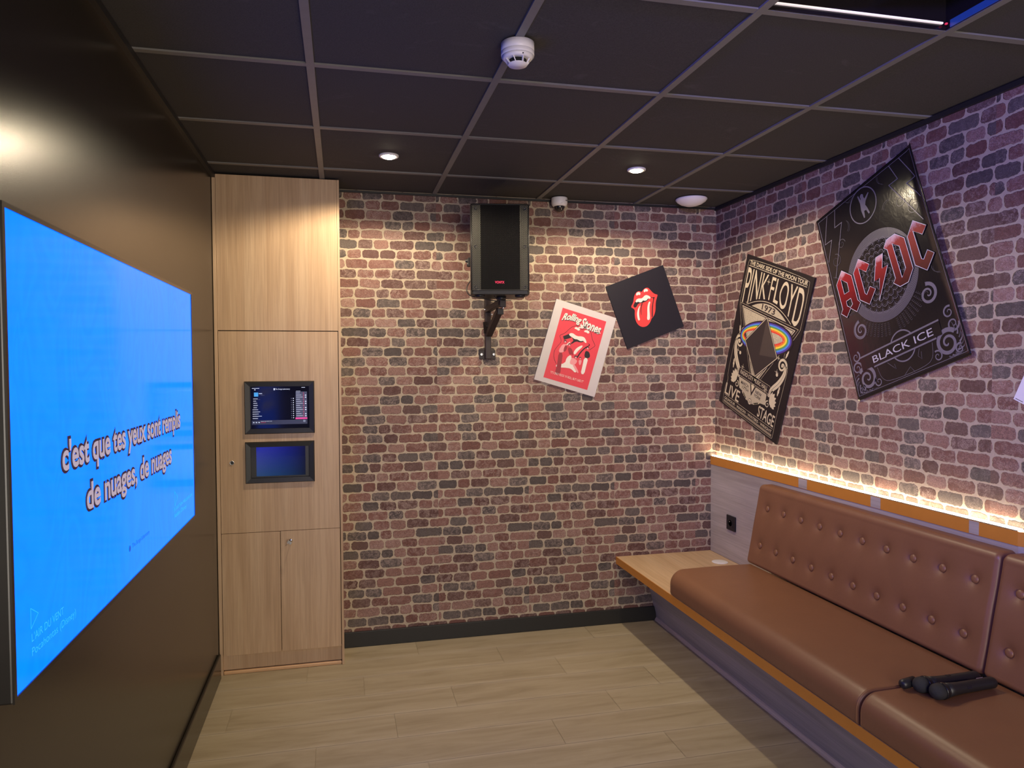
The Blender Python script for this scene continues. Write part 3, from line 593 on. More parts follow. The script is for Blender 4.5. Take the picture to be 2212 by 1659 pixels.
# ================================================================== SPEAKER
def speaker():
    t = tag(empty('loudspeaker', (.905, .116, 1.918), (0, 0, radians(-9))), 'black perforated loudspeaker with a red maker mark, hung high on the brick wall', 'speaker')
    W2, F, H = .1515, -.128, .465
    prof = [(-W2, -.108), (-W2 + .012, -.118), (W2 - .012, -.118), (W2, -.108), (W2, -.02), (.105, .128), (-.105, .128), (-W2, -.02)]
    MB().prism(prof, lambda a, b, d: (a, b, d), .0, H).build('cabinet', MAT['blackp'], t, bevel=.005, seg=3, local=True, recalc=True)
    # grille: proud flat centre, slanted perforated flanks
    k = NT('perforated_grille'); tc = k.add('ShaderNodeTexCoord'); sp = k.add('ShaderNodeSeparateXYZ'); k.put(sp.inputs[0], tc.outputs['Object'])
    p = .0085
    cx = k.math('COSINE', k.math('MULTIPLY', sp.outputs[0], 2 * pi / p)); cz = k.math('COSINE', k.math('MULTIPLY', sp.outputs[2], 2 * pi / (p * 1.1)))
    hole = k.ramp(k.math('MULTIPLY', cx, cz), [(.0, (0,)*3), (.12, (0,)*3), (.34, (1,)*3)])
    hole2 = k.ramp(k.math('MULTIPLY', k.math('MULTIPLY', cx, cz), -1.0), [(.0, (1,)*3), (.001, (1,)*3)])
    side = k.math('GREATER_THAN', k.math('ABSOLUTE', sp.outputs[0]), .1005)  # flanks paler: light caught by their slant is put into the colour
    k.set(Base_Color=k.mix(hole, k.mix(side, (.009, .0085, .009), (.055, .053, .044)), (.002, .002, .002)), Roughness=k.mix(hole, (.42,)*3, (.9,)*3), Metallic=0.0, Specular_IOR_Level=k.math('MULTIPLY', k.math('SUBTRACT', 1.0, hole), .45))
    k.put(k.b.inputs['Specular IOR Level'], k.math('MULTIPLY', k.math('SUBTRACT', 1.0, hole), k.math('ADD', k.math('MULTIPLY', side, .45), .08)))
    k.bump(k.math('MULTIPLY', hole, -1.0), .002, .7)
    zl, zh = .022, H - .008; cxw = .100
    gx = MB(); pts = [(-W2 + .006, -.1185), (-cxw - .004, -.1255), (-cxw, -.1300), (cxw, -.1300), (cxw + .004, -.1255), (W2 - .006, -.1185)]
    gv = []
    for z in (zl, zh):
        for a, b in pts: gv.append((a, b, z))
    n = len(pts); gx.add(gv, [(i, i+1, n+i+1, n+i) for i in range(n-1)]); gx.build('grille', k.mat, t, local=True); GRL = COL.objects[-1]
    rim = MB()
    for a in (-W2 + .004, W2 - .004): rim.tube([(a, -.1195, zl), (a, -.1195, zh)], .0022, 8)
    rim.tube([(-W2 + .004, -.1195, zl), (-cxw, -.130, zl), (cxw, -.130, zl), (W2 - .004, -.1195, zl)], .0022, 8)
    rim.tube([(-W2 + .004, -.1195, zh), (-cxw, -.130, zh), (cxw, -.130, zh), (W2 - .004, -.1195, zh)], .0022, 8)
    rim.build('grille_rim', MAT['blackp'], t, local=True)
    Rx = Matrix.Rotation(radians(90), 3, 'X')
    for z in (H - .028, .245, .038):
        for s in (-1, 1):
            MB().lathe([(.0085, -.002), (.0085, .002), (.006, .0), (.0, -.001)], (s * .127, -.1225, z), 16, M=Rx).build('grille_bolt', MAT['blackp'], t, local=True).parent = GRL
    m = MB(); vs, fs, bb = glyphs('VONYX', .02, 0, 3)
    m.add([(-.028 + (x - bb[0]) / (bb[2] - bb[0]) * .048, -.1312, .055 + (y - bb[1]) / (bb[3] - bb[1]) * .013) for x, y in vs], fs)
    m.build('maker_mark', M('red_mark', (.75, .03, .10), .4, emis=(.8, .05, .2), es=.15), t, local=True).parent = GRL
    for s in (-1, 1):
        MB().lathe([(.028, 0), (.026, -.010), (.020, -.014)], (s * .105, -.085, .001), 20).build('foot', MAT['blackp'], t, local=True)
    MB().lathe([(.026, .0), (.026, -.016), (.018, -.018), (.018, -.030)], (.012, 0, 0), 20).build('pole_socket', MAT['blackp'], t, local=True)
    MB().lathe([(.012, 0), (.012, .016), (.009, .018), (.009, .026)], (-W2 + .001, .01, .19), 16, M=Matrix.Rotation(radians(-90), 3, 'Y')).lathe([(.014, 0), (.012, .018)], (-W2 + .001, .012, .172), 16, M=Matrix.Rotation(radians(-90), 3, 'Y')).box((-W2 - .012, -.012, .160), (-W2 + .001, .030, .205)).build('side_socket', MAT['blackp'], t, bevel=.002, local=True)
    cb = smooth_path([(-.150, .0, .085), (-.172, -.02, .050), (-.170, -.03, .015), (-.145, -.03, -.002), (-.09, -.02, -.008), (-.04, 0, -.020), (.0, .01, -.022)], 3, False)
    MB().tube(cb, .0028, 8).build('cable', MAT['blackp'], t, local=True)
    MB().tube(smooth_path([(-.03, -.06, 0), (-.015, -.07, -.020), (.02, -.07, -.028), (.06, -.07, -.024)], 3, False), .0018, 6).build('cable', MAT['blackp'], t, local=True)
speaker()
def bracket():
    y = YB
    t = tag(empty('speaker_bracket', (.897, y, 1.60)), 'dark brown steel wall bracket holding up the loudspeaker', 'bracket')
    Rx = Matrix.Rotation(radians(90), 3, 'X')
    for z in (1.615, 2.02): MB().box((.850, y - .005, z - .026), (.945, y, z + .026)).build('wall_plate', MAT['brownm'], t, bevel=.002)
    MB().box((.8805, y - .040, 1.590), (.9135, y - .005, 2.045)).build('upright', MAT['brownm'], t, bevel=.003)
    for x in (.864, .935):
        MB().lathe([(.0075, 0), (.0075, .003), (.0045, .003), (.0045, .006), (0, .0065)], (x, y - .005, 1.617), 6, M=Rx, sm=False).build('bolt', MAT['chrome'], t)
    # lower diagonal strut, upper arm, post block, clamp
    MB().bar((.897, .345, 1.727), (.916, .150, 1.850), .034, .028).build('diagonal_strut', MAT['brownm'], t, bevel=.002)
    MB().bar((.880, .350, 1.800), (.887, .355, 1.735), .004, .04).build('strut_clamp', MAT['blackm'], t)
    MB().bar((.892, .360, 1.866), (.915, .115, 1.889), .030, .030).build('upper_arm', MAT['brownm'], t, bevel=.002)
    MB().box((.905, .092, 1.862), (.938, .125, 1.900)).build('post_block', MAT['brownm'], t, bevel=.002)
    MB().lathe([(.0145, 1.895), (.0145, 1.925)], (.9215, .109, 0), 20).build('post', MAT['blackm'], t)
    MB().box((.902, .135, 1.826), (.935, .165, 1.858)).build('hinge', MAT['blackm'], t, bevel=.002)
    for p in ((.878, .352, 1.868), (.926, .100, 1.858), (.892, .225, 1.832), (.876, .350, 1.738), (.921, .335, 1.738)):
        MB().lathe([(.006, 0), (.006, .005), (.003, .008)], p, 6, M=Matrix.Rotation(radians(-90), 3, 'Y'), sm=False).build('bolt', MAT['chrome'], t)
    MB().lathe([(.0215, -.002), (.0215, .002)], (.900, .338, 1.775), 4, sm=False).build('cable_tie', MAT['blackp'], t)
bracket()

# ================================================================== BENCH
def bench():
    yA, yB_ = YB - .001, -3.25
    t = tag(empty('bench', (2.0, (yA + yB_) / 2, 0)), 'long built-in bench with pale oak top, orange front edge and sloping grey base', 'bench')
    MB().box((1.682, yB_, .360), (2.302, yA, .403)).build('bench_top', MAT['oak_y'], t)
    eb = MB(); eb.box((1.6795, yB_, .3605), (1.682, yA, .4025)); eb.build('edge_band', MAT['orange'], t)
    f = lambda a, b, d: (a, d, b)
    MB().prism([(1.858, .360), (1.944, .0), (2.300, .0), (2.300, .360)], f, yB_, yA).build('base', MAT['panel_b'], t)
    q = [(1.944 - .016 + .016 * (1 - cos(a)) * 0 - 0, 0) for a in (0,)]
    pr_ = [(1.926, .0)] + [(1.926 + .016 * (1 - cos(a)), .0 + .018 * sin(a)) for a in [i * pi / 2 / 6 for i in range(7)]] + [(1.944, .0)]
    MB().prism(pr_, f, yB_, yA).build('floor_bead', MAT['raw_y'], t)
    return t
MAT['panel_b'] = wood('grey_washed_base', 'y', (.33, .31, .29), (.42, .40, .37), (.50, .47, .44), seed=5.0)
MAT['raw_y'] = wood('pale_bead', 'y', (.55, .45, .34), (.66, .55, .43), (.72, .62, .50))
bench()
t = tag(empty('cable_cap', (2.222, .144, .403)), 'flat white round cable cap set in the bare oak bench end', 'cable cap')
MB().lathe([(.0455, .0), (.0455, .0012), (.043, .0024), (.0, .0026)], (2.222, .144, .4031), 40).build('disc', MAT['white'], t)
def backboard():
    t = tag(empty('wall_panel', (2.318, -1.0, .404)), 'grey washed wood backboard with an orange top edge behind the cushions', 'wall panel')
    xf = 2.3035; poly = [(xf, YB - .001), (xf, -1.617), (2.3245, -1.66), (2.3245, -3.25), (XR - .001, -3.25), (XR - .001, YB - .001)]
    g = lambda a, b, d: (a, b, d)
    MB().prism(poly, g, .4035, .9385).build('board', MAT['panel'], t)
    poly2 = [(xf - .003, YB - .001), (xf - .003, -1.617), (2.3220, -1.66), (2.3220, -3.25), (XR - .001, -3.25), (XR - .001, YB - .001)]
    MB().prism(poly2, g, .9385, .9875).build('top_edge', MAT['orange'], t)
    for a, b in ((-.459, -.523), (-.946, -1.002), (-1.43, -1.47)):
        MB().box((xf - .0036, b, .940), (xf - .0028, a, .9865)).build('joint_patch', MAT['panel'], t)
backboard()
t = tag(empty('led_strip', (2.316, -1.0, .9875)), 'glowing warm white light strip lying on top of the wood backboard', 'light strip')
MB().box((2.3015, -1.614, .9875), (2.305, YB - .004, .9915)).box((2.325, -3.25, .9875), (2.3285, YB - .004, .9915)).build('profile', M('aluminium_profile', (.7, .7, .7), .35, metal=1), t)
MB().box((2.306, -1.614, .9878), (2.324, YB - .006, .9950)).build('diffuser', M('led_diffuser', (.9, .9, .9), .4, emis=(1.0, .80, .50), es=LED_S, var=0), t)
t = tag(empty('wall_socket', (2.303, .152, .624)), 'square black wall socket on the wood backboard above the bench top', 'socket')
Ry = Matrix.Rotation(radians(-90), 3, 'Y')
MB().box((2.2935, .106, .582), (2.3032, .198, .668)).build('plate', MAT['blackp'], t, bevel=.003)
MB().box((2.2915, .127, .603), (2.294, .177, .648)).build('insert', MAT['blackp'], t, bevel=.001)
MB().lathe([(.0195, .0), (.0195, .0012), (.0185, .0012), (.0175, -.002), (0, -.002)], (2.2915, .152, .6255), 28, M=Ry).build('well', MAT['dark_gap'], t)
MB().lathe([(.0022, 0), (.0022, .004), (0, .005)], (2.2915, .152, .6345), 10, M=Ry).build('earth_pin', MAT['chrome'], t)

# ------------------------------------------------------------------ seat cushions
def seat(y1, y0, label, corner):
    """y1 = end towards the back wall; corner: round that front corner in plan"""
    t = tag(empty('seat_cushion', (1.92, (y0 + y1) / 2, .403)), label, 'cushion', 'seat cushions on the bench')
    x0, x1, z0, z1 = 1.676, 2.160, .4035, .5145
    Rf, Rc, Re = .060, (.075 if corner else .010), .016
    def section(ix, iz):   # ix: inset of the front, iz: inset of top
        P = []; xf = x0 + ix; zt = z1 - iz
        n = 8
        P.append((x1, z0 + .001)); 
        P += [(xf + .012 - .012 * sin(a), z0 + .012 - .012 * cos(a)) for a in [i * pi / 2 / 4 for i in range(5)]]
        for i in range(1, 4): P.append((xf, z0 + .012 + (zt - Rf - z0 - .012) * i / 4))
        P += [(xf + Rf - Rf * cos(a), zt - Rf + Rf * sin(a)) for a in [i * pi / 2 / 10 for i in range(11)]]
        for i in range(1, 13):
            u = i / 13; P.append((xf + Rf + (x1 - .012 - xf - Rf) * u, zt + .0022 * sin(pi * min(1, u * 1.0)) - .0006 * 0))
        P += [(x1 - .012 + .012 * sin(a), zt - .012 + .012 * cos(a)) for a in [i * pi / 2 / 3 for i in range(4)]]
        return P
    ys = []
    for i in range(13): ys.append(Rc * (1 - cos(i / 12 * pi / 2)) if corner else Re * (1 - cos(i / 12 * pi / 2)))
    L = y1 - y0
    st = [(y1 - d, d, True) for d in ys] + [(y1 - ys[-1] - (L - ys[-1] - Re) * u / 40, None, None) for u in range(1, 40)] + [(y0 + Re * (1 - cos(i / 8 * pi / 2)), Re * (1 - cos(i / 8 * pi / 2)), False) for i in range(8, -1, -1)]
    V = []; n = None
    for y, d, first in st:
        ix = iz = 0
        if d is not None:
            Rr = Rc if first else .010
            if d < Rr: ix = Rr - math.sqrt(max(0, Rr * Rr - (Rr - d) ** 2))
            if d < Re: iz = Re - math.sqrt(max(0, Re * Re - (Re - d) ** 2))
        P = section(ix, iz * .9); n = len(P); V += [(a, y, b) for a, b in P]
    F = []
    for i in range(len(st) - 1):
        for k in range(n):
            a, b = i*n+k, i*n+(k+1) % n; F.append((a, (i+1)*n+k, (i+1)*n+(k+1) % n, b))
    F += [tuple(range(n)), tuple((len(st)-1)*n+k for k in range(n))[::-1]]
    MB().add(V, F, 0, True).build('cushion', MAT['leather'], t, recalc=True)
    for yy, side in ((y0 + Re * .55, 0), (y1 - Re * .55, 1)):
        if side == 1 and corner: continue
        P = section(.0015, .0015 * 2)[1:-3]
        MB().tube([(a - .0006, yy, b + .0008) for a, b in P], .0022, 6).build('piping', MAT['leather_trim'], t)
    return t
seat(-.266, -1.627, 'long brown leatherette seat cushion beside the bare oak bench end', True)
seat(-1.631, -3.02, 'brown leatherette seat cushion under the microphones, nearest the viewer', False)
# ------------------------------------------------------------------ back cushions
SL = .19
def back(y1, y0, label, by):
    t = tag(empty('back_cushion', (2.23, (y0 + y1) / 2, .515)), label, 'cushion', 'buttoned back cushions above the bench')
    zb, zt = .513, .922
    rows = (.809, .619)
    B = [(y, z) for z in rows for y in by[z == .619]]
    def xf(z): return 2.148 + SL * (z - .515)
    xb = 2.3015; Rt, Rb, Re = .026, .018, .020
    def section(ins):
        P = []; top = zt - ins; bot = zb + ins * .3
        m = 74; f = []
        # front face bottom -> top
        xbq = xf(bot) + ins
        for i in range(7):
            a = i * pi / 2 / 6; P.append((xf(bot + Rb) + ins + Rb - Rb * sin(a), bot + Rb - Rb * cos(a), 0))
        z_0, z_1 = bot + Rb, top - Rt
        for i in range(1, m):
            z = z_0 + (z_1 - z_0) * i / m; P.append((xf(z) + ins, z, 1))
        for i in range(9):
            a = i * pi / 2 / 8; P.append((xf(z_1) + ins + Rt - Rt * cos(a), z_1 + Rt * sin(a), 0))
        P.append((xb - .01, top, 0)); P.append((xb, top - .01, 0)); P.append((xb, bot, 0))
        return P
    L = y1 - y0; N = 260
    e = [Re * (1 - cos(i / 8 * pi / 2)) for i in range(9)]
    st = [(y1 - d, d) for d in e] + [(y1 - Re - (L - 2 * Re) * i / N, None) for i in range(1, N)] + [(y0 + d, d) for d in e[::-1]]
    V = []; n = 0
    for y, d in st:
        ins = 0 if d is None else Re - math.sqrt(max(0, Re * Re - (Re - d) ** 2))
        P = section(ins); n = len(P)
        for x, z, fr in P:
            q = 0
            for by_, bz_ in B:
                r2 = (y - by_) ** 2 + (z - bz_) ** 2
                if r2 < .02: q += .009 * math.exp(-r2 / (2 * .017 ** 2)) + .0065 * math.exp(-r2 / (2 * .042 ** 2))
            # shallow pull lines between neighbouring buttons, soft puff elsewhere
            V.append((x + (q if fr else 0), y, z))
    F = []
    for i in range(len(st) - 1):
        for k in range(n):
            F.append((i*n+k, (i+1)*n+k, (i+1)*n+(k+1) % n, i*n+(k+1) % n))
    F += [tuple(range(n)), tuple((len(st)-1)*n+k for k in range(n))[::-1]]
    MB().add(V, F, 0, True).build('cushion', MAT['leather'], t, recalc=True)
    for yy in (y0 + .007, y1 - .007):
        P = [(a, b) for a, b, c_ in section(.0085)][3:-3]
        MB().tube([(a, yy, b) for a, b in P[::2]], .0024, 6).build('piping', MAT['leather_trim'], t)
    first = None; ang = math.atan(SL); Mx = Matrix.Rotation(radians(-90) + ang, 3, 'Y')
    for y, z in B:
        loc = Vector((xf(z) + .0122, y, z)) - t.location
        if first is None:
            first = MB().lathe([(.0138, -.004), (.0148, .0015), (.0142, .0036), (.0115, .0058), (.006, .0070), (0, .0073)], (0, 0, 0), 24, M=Mx).build('button', MAT['leather'], t, local=True)
            first.location = loc
        else:
            b = first.copy(); COL.objects.link(b); b.location = loc
    return t
c1 = [-.329 - .1343 * i for i in range(10)]; c1b = [-.320 - .1343 * i for i in range(10)]
back(-.236, -1.622, 'long buttoned brown back cushion beside the black wall socket', {False: c1, True: c1b})
back(-1.626, -3.01, 'buttoned brown back cushion cut by the right edge of the view', {False: [-1.703 - .1343 * i for i in range(10)], True: [-1.700 - .1343 * i for i in range(10)]})

# ================================================================== MICROPHONES
def mic(head, tail, label, knob=False):
    h, q = Vector(head), Vector(tail); d = (q - h).normalized(); L = .245
    z = d; x = z.cross(Vector((0, 0, 1))).normalized(); y = z.cross(x)
    Mx = Matrix((x, y, z)).transposed()
    t = empty('microphone', mat=Matrix.Translation(h) @ Mx.to_4x4())
    tag(t, label, 'microphone', 'wireless microphones on the seat')
    prof = [(0, -.024)] + [(.0245 * sin(a), -.0245 * cos(a)) for a in [i * pi / 12 for i in range(2, 7)]] + [(.0245, .006), (.0235, .013)]
    MB().lathe(prof, n=28).build('grille', MAT['micmesh'], t, local=True)
    MB().lathe([(.0242, .012), (.0255, .014), (.0255, .018), (.0235, .0195), (.0235, .024), (.0245, .026), (.0225, .030)], n=28).build('collar', MAT['blackg'], t, local=True)
    MB().lathe([(.0222, .029), (.0200, .055), (.0180, .090), (.0175, .205), (.0180, .210), (.0180, .232), (.0150, L - .006), (0, L - .005)], n=28).build('body', MAT['blackp'], t, local=True)
    MB().box((-.004, -.0186, .105), (.004, -.0170, .122)).build('switch', MAT['blackg'], t, local=True)
    return t, x, y
MAT['micmesh'] = M('black_wire_mesh', (.016, .017, .018), .6, bump=.0015, scale=160)
MAT['blackg'] = M('glossy_black', (.012, .012, .013), .18)
zc = .5165
a, x, y = mic((1.872, -1.7330, zc + .0255), (2.100, -1.7080, zc + .0185), 'black wireless microphone lying in front, with a small pale sticker near its end')
MB().box((-.016, -.012, .186), (-.0175, .001, .214)).build('sticker', M('pale_sticker', (.6, .45, .42), .5), a, local=True)
a.children[-1].rotation_euler = (0, 0, radians(70))
mic((1.858, -1.6830, zc + .0255), (2.082, -1.6610, zc + .0185), 'black wireless microphone lying in the middle, its head next to the front one')
t = tag(empty('black_tube', (1.838, -1.651, zc)), 'short dark tube peeking out behind the head of the middle microphone', 'tube')
MB().lathe([(0, 0), (.010, .001), (.0145, .006), (.0155, .014), (.0155, .052), (0, .053)], (1.812, -1.651, zc + .0158), 24, M=Matrix.Rotation(radians(82), 3, 'Y')).build('casing', MAT['blackp'], t)
# ================================================================== POSTERS
def frame(c, r, u):
    r, u = Vector(r), Vector(u); n = r.cross(u)
    m = Matrix((r, u, n)).transposed().to_4x4(); m.translation = Vector(c); return m
def board(t, w, h, th, mat, warp=None, name='sheet', nx=1, ny=1):
    m = MB(); vs = []; 
    for z in (.0012, th):
        for j in range(ny + 1):
            for i in range(nx + 1): vs.append((-w/2 + w*i/nx, -h/2 + h*j/ny, z))
    K = (nx+1)*(ny+1); fs = []
    for j in range(ny):
        for i in range(nx):
            a = j*(nx+1)+i; q = (a, a+1, a+nx+2, a+nx+1); fs.append(tuple(K+x for x in q)); fs.append(q[::-1])
    for i in range(nx):
        fs.append((i, i+1, K+i+1, K+i)); a = ny*(nx+1)+i; fs.append((a+1, a, K+a, K+a+1))
    for j in range(ny):
        a = j*(nx+1); fs.append((a+nx+1, a, K+a, K+a+nx+1)); a += nx; fs.append((a, a+nx+1, K+a+nx+1, K+a))
    if warp: vs = [warp(*v) for v in vs]
    m.add(vs, fs, 0, bool(warp)); return m.build(name, mat, t, local=True)
def ink(name, col, rough=.45, **k): return M(name, col, rough, var=.04, **k)
# ---- black square print with the red mouth emblem
t = empty('art_print', mat=frame((1.8642, YB, 1.8991), (.9359, 0, .3523), (-.3523, 0, .9359)))
tag(t, 'square black print with a red open-mouth emblem on the back wall', 'wall print')
board(t, .391, .393, .008, M('near_black_print', (.014, .012, .018), .55, spec=.3, var=.05))
RED = ink('poster_red', (.80, .055, .050)); CREAM = ink('poster_cream', (.80, .74, .64)); BLK = ink('poster_black', (.020, .014, .016))
m = MB(); s2 = lambda p: smooth_path(p, 2)
m.flat(s2(S_T['red']), .0085, m=0)
for k, z, mi in (('mouth', .0089, 2), ('l1', .0089, 2), ('l2', .0089, 2), ('w1', .0093, 1), ('w2', .0093, 1), ('teeth', .0093, 1), ('s1', .0093, 1), ('s2', .0093, 1)):
    m.flat(s2(S_T[k]) if k not in ('mouth',) else smooth_path(S_T[k], 1), z, m=mi)
m.build('mouth_emblem', [RED, CREAM, BLK], t, local=True)
# ---- white bordered red print
t = empty('framed_print', mat=frame((1.425, YB, 1.6512), (.9594, 0, -.2819), (.2819, 0, .9594)))
tag(t, 'tilted print with a wide white border and red centre below the square print', 'wall print')
board(t, .385, .486, .009, M('white_mount', (.60, .55, .52), .55, var=.03))
PR = ink('print_red', (.72, .055, .075)); MAR = ink('print_maroon', (.30, .03, .04)); PINK = ink('print_pink', (.80, .32, .32))
S = S_R; m = MB()
m.flat(S['rect'], .0095, m=0); m.build('red_field', [PR], t, local=True)
m = MB()
m.stroke(smooth_path(S['out'], 2, False), .0022, .0100, m=1)
for k, z, mi, it in (('bar', .0102, 1, 0), ('under', .0102, 1, 1), ('ln', .0102, 1, 1), ('h1', .0105, 0, 2), ('h2', .0105, 0, 2), ('teeth', .0106, 0, 2), ('st', .0104, 0, 2)):
    m.flat(smooth_path(S[k], it) if it else S[k], z, m=mi)
m.build('mouth_drawing', [CREAM, BLK], t, local=True)
m = MB()
for k, mi, z in (('body', 0, .0108), ('p3l', 3, .0109), ('p1l', 2, .0110), ('p2a', 0, .0109), ('p1s', 3, .0111), ('p1j', 2, .0112), ('p2t', 2, .0111), ('p3t', 3, .0112), ('p4t', 3, .0111), ('p5l', 0, .0111), ('p5t', 1, .0112)):
    m.flat(smooth_path(S[k], 1), z, m=mi)
def head(px, py, r, hair=1):
    m.disc((px, py), r, .0114, hair, 20); m.disc((px + r*.1, py - r*.35), r*.68, .0116, 3, 16)
for (px, py, r) in ((-.0732, .0206, .0080), (-.0433, .0095, .0080), (.0144, -.0488, .0088), (.0420, -.0474, .0065), (.0695, .0229, .0085)): head(px, py, r)
m.build('group_of_people', [CREAM, BLK, MAR, PINK], t, local=True)
m = MB()
for z, mi, dx, off in ((.0112, 1, .0022, .045), (.0116, 0, 0, .035)):
    m.text('Rolling', (-.130 + dx, .124 - dx, -.010 + dx, .178 - dx), z, mi, off, .35, fn=lambda u, v, X, Y: (X, Y + .022 * sin(pi * u) * .5 - .010 * (1 - u) + .006))
    m.text('Stones', (-.012 + dx, .122 - dx, .120 + dx, .180 - dx), z, mi, off, .35, fn=lambda u, v, X, Y: (X, Y + .008 * (1 - u) - .004 * u))
m.stroke([(-.018, .122), (.005, .127), (.03, .141)], .008, .0116, m=0); m.stroke([(.085, .124), (.122, .128)], .005, .0116, m=0)
m.build('title', [CREAM, BLK], t, local=True); m = MB()
m.text('"IT\'S ONLY ROCK \'N\' ROLL, BUT I LIKE IT"', (-.111, -.184, .100, -.168), .0112, 0, .0)
m.build('slogan', [CREAM, BLK], t, local=True)
# ---- tall black and cream concert poster on the right wall
t = empty('concert_poster', mat=frame((XR, -.0999, 1.651), (0, -.9427, -.3338), (0, -.3338, .9427)))
tag(t, 'tall black concert poster with cream lettering and a rainbow ring, on the right wall', 'poster')
board(t, .6115, .893, .009, M('poster_black_gloss', (.013, .010, .010), .42, spec=.35, var=.05))
CR = M('poster_ecru', (.60, .52, .34), .45, var=.10, scale=60); BK = ink('poster_black_ink', (.018, .012, .013), .4)
GR = None
k = NT('speckled_ecru'); n = k.noise(k.coord(), 420, 2); n2 = k.noise(k.coord(), 9, 2)
k.set(Base_Color=k.mix(k.ramp(n, [(.42, (0,)*3), (.58, (1,)*3)]), (.30, .26, .17), (.62, .54, .36)), Roughness=.45); SPK = k.mat
m = MB(); z = .0095
m.text('THE DARK SIDE OF THE MOON TOUR', (-.262, .3975, .266, .4205), z, 0, .02)
m.rect((-.265, .3895), (.265, .3925), z)
m.build('heading', [CR], t, local=True); m = MB()
arch = lambda s: .184 + .056 * (1 - min(1, (s / .205) ** 2))
def tall(u, v, X, Y):
    b = .180 if abs(X) > .212 else arch(X) + .012
    fl = 1 + .0 * v
    return (X + .004 * sin(v * 9) * (1 - v), b + v * (.380 - b))
m.text('PINK', (-.268, .18, -.055, .38), z, 0, .0, fn=tall, res=6); m.text('FLOYD', (-.028, .18, .268, .38), z, 0, .0, fn=tall, res=6)
m.build('band_name', [CR], t, local=True); m = MB()
m.text('LIVE', (-.262, -.378, -.106, -.309), z, 0, .012); m.build('live_word', [CR], t, local=True); m = MB(); m.text('STAGE', (.090, -.375, .247, -.310), z, 0, .012)
m.build('stage_word', [CR], t, local=True); m = MB()
m.text('GILMOUR · MASON · WATERS · WRIGHT', (-.254, -.4095, .243, -.3935), z, 0, .012)
m.build('names_line', [CR], t, local=True); m = MB()
m.text('RADIO CITY MUSIC HALL', (-.142, -.2085, .134, -.185), z + .0012, 0, .006)
m.build('venue_line', [CR], t, local=True)
m = MB(); A = [(s / 50 * .205, arch(s / 50 * .205)) for s in range(-50, 51)]
m.stroke(A, .0035, z, m=0); m.flat([(-.165, .184)] + [(s / 40 * .165, .184 + .046 * (1 - (s / 40) ** 2)) for s in range(-40, 41)] + [(.165, .184)], z, m=1)
Tq = [(-.276, .175), (.273, .175), (0, -.262)]; T2 = [(-.255, .164), (.252, .164), (0, -.238)]; T3 = [(-.240, .156), (.237, .156), (0, -.222)]
m.stroke(Tq, .003, z, True); m.flat(T2, z + .0002, m=0); m.flat([(-.247, .160), (.244, .160), (0, -.230)], z + .0004, m=2); m.flat(T3, z + .0006, m=1)
m.flat([(-.150, -.229), (.135, -.229), (.140, -.290), (.08, -.300), (.0, -.345), (-.07, -.300), (-.125, -.290)], z, m=1)
m.flat([(-.030, -.229), (.030, -.229), (0, -.292)], z + .0004, m=2); m.flat([(-.018, -.229), (.018, -.229), (0, -.270)], z + .0006, m=0)
m.disc((0, -.327), .018, z + .0004, 2); m.disc((0, -.327), .0155, z + .0006, 0)
for tt in (-.383, -.4165, -.4215, -.4265): m.rect((-.256, tt - .0009), (.249, tt + .0009), z)
m.rect((-.256, -.4232), (.249, -.4198), z)
# side scrolls and leaves
def spiral(cx, cy, r, a0, turns, wd, dr=1, zz=z, mi=0):
    P = []
    for i in range(40):
        u = i / 39; a = a0 + dr * turns * 2 * pi * u; q = r * (1 - u) ** .8 + .002; P.append((cx + q * cos(a), cy + q * sin(a)))
    m.stroke(P, wd, zz, m=mi, taper=lambda q: 1.1 - .7 * q)
def leaf(cx, cy, a, L, wd, zz=z, mi=0):
    P = []
    for i in range(15):
        u = i / 14; P.append((L * u, wd * sin(pi * u) ** .7 * (1 + .18 * sin(u * 18))))
    P += [(x, -y * .8) for x, y in P[-2:0:-1]]
    c_, s_ = cos(a), sin(a); m.flat([(cx + x * c_ - y * s_, cy + x * s_ + y * c_) for x, y in P], zz, m=mi)
for s in (-1, 1):
    stem = smooth_path([(s * .150, -.235), (s * .165, -.19), (s * .215, -.14), (s * .245, -.08), (s * .243, -.03)], 3, False)
    m.stroke(stem, .024, z, m=0, taper=lambda q: .45 + .9 * sin(pi * min(1, q * 1.05)))
    m.stroke(stem, .002, z + .0003, m=2)
    spiral(s * .212, -.040, .036, 0 if s > 0 else pi, 1.5, .014, s); m.disc((s * .212, -.040), .008, z + .0002, 0, 16)
    m.disc((s * .185, -.098), .010, z, 0, 12); leaf(s * .225, .005, pi / 2 - s * .3, .05, .007); leaf(s * .215, .03, pi / 2 + s * .8, .03, .006)
    for j in range(6): leaf(s * .172, -.262, (pi / 2 - s * (.1 + j * .36)), .075 - .004 * j, .012, z + .0001 * j)
    spiral(s * .158, -.278, .018, pi / 2, 1.2, .006, s)
    for j in range(4): leaf(s * (.03 + .012 * j), -.330 + .006 * j, (0 if s > 0 else pi) + s * .5, .03, .005)
    leaf(s * .225, -.235 + .03, pi / 2 - s * .1, .06, .008)
def star(cx, cy, r):
    for k_ in range(4):
        a = pi / 4 * k_; q = r if k_ % 2 == 0 else r * .5; m.stroke([(cx - q * cos(a), cy - q * sin(a)), (cx, cy), (cx + q * cos(a), cy + q * sin(a))], .0016, z + .0016, m=0)
for c_ in ((-.052, .345), (-.21, .19), (-.178, .142), (.165, .085), (-.21, -.09), (.18, -.085), (.17, -.01), (.115, -.215), (-.13, -.165)): star(*c_, .017)
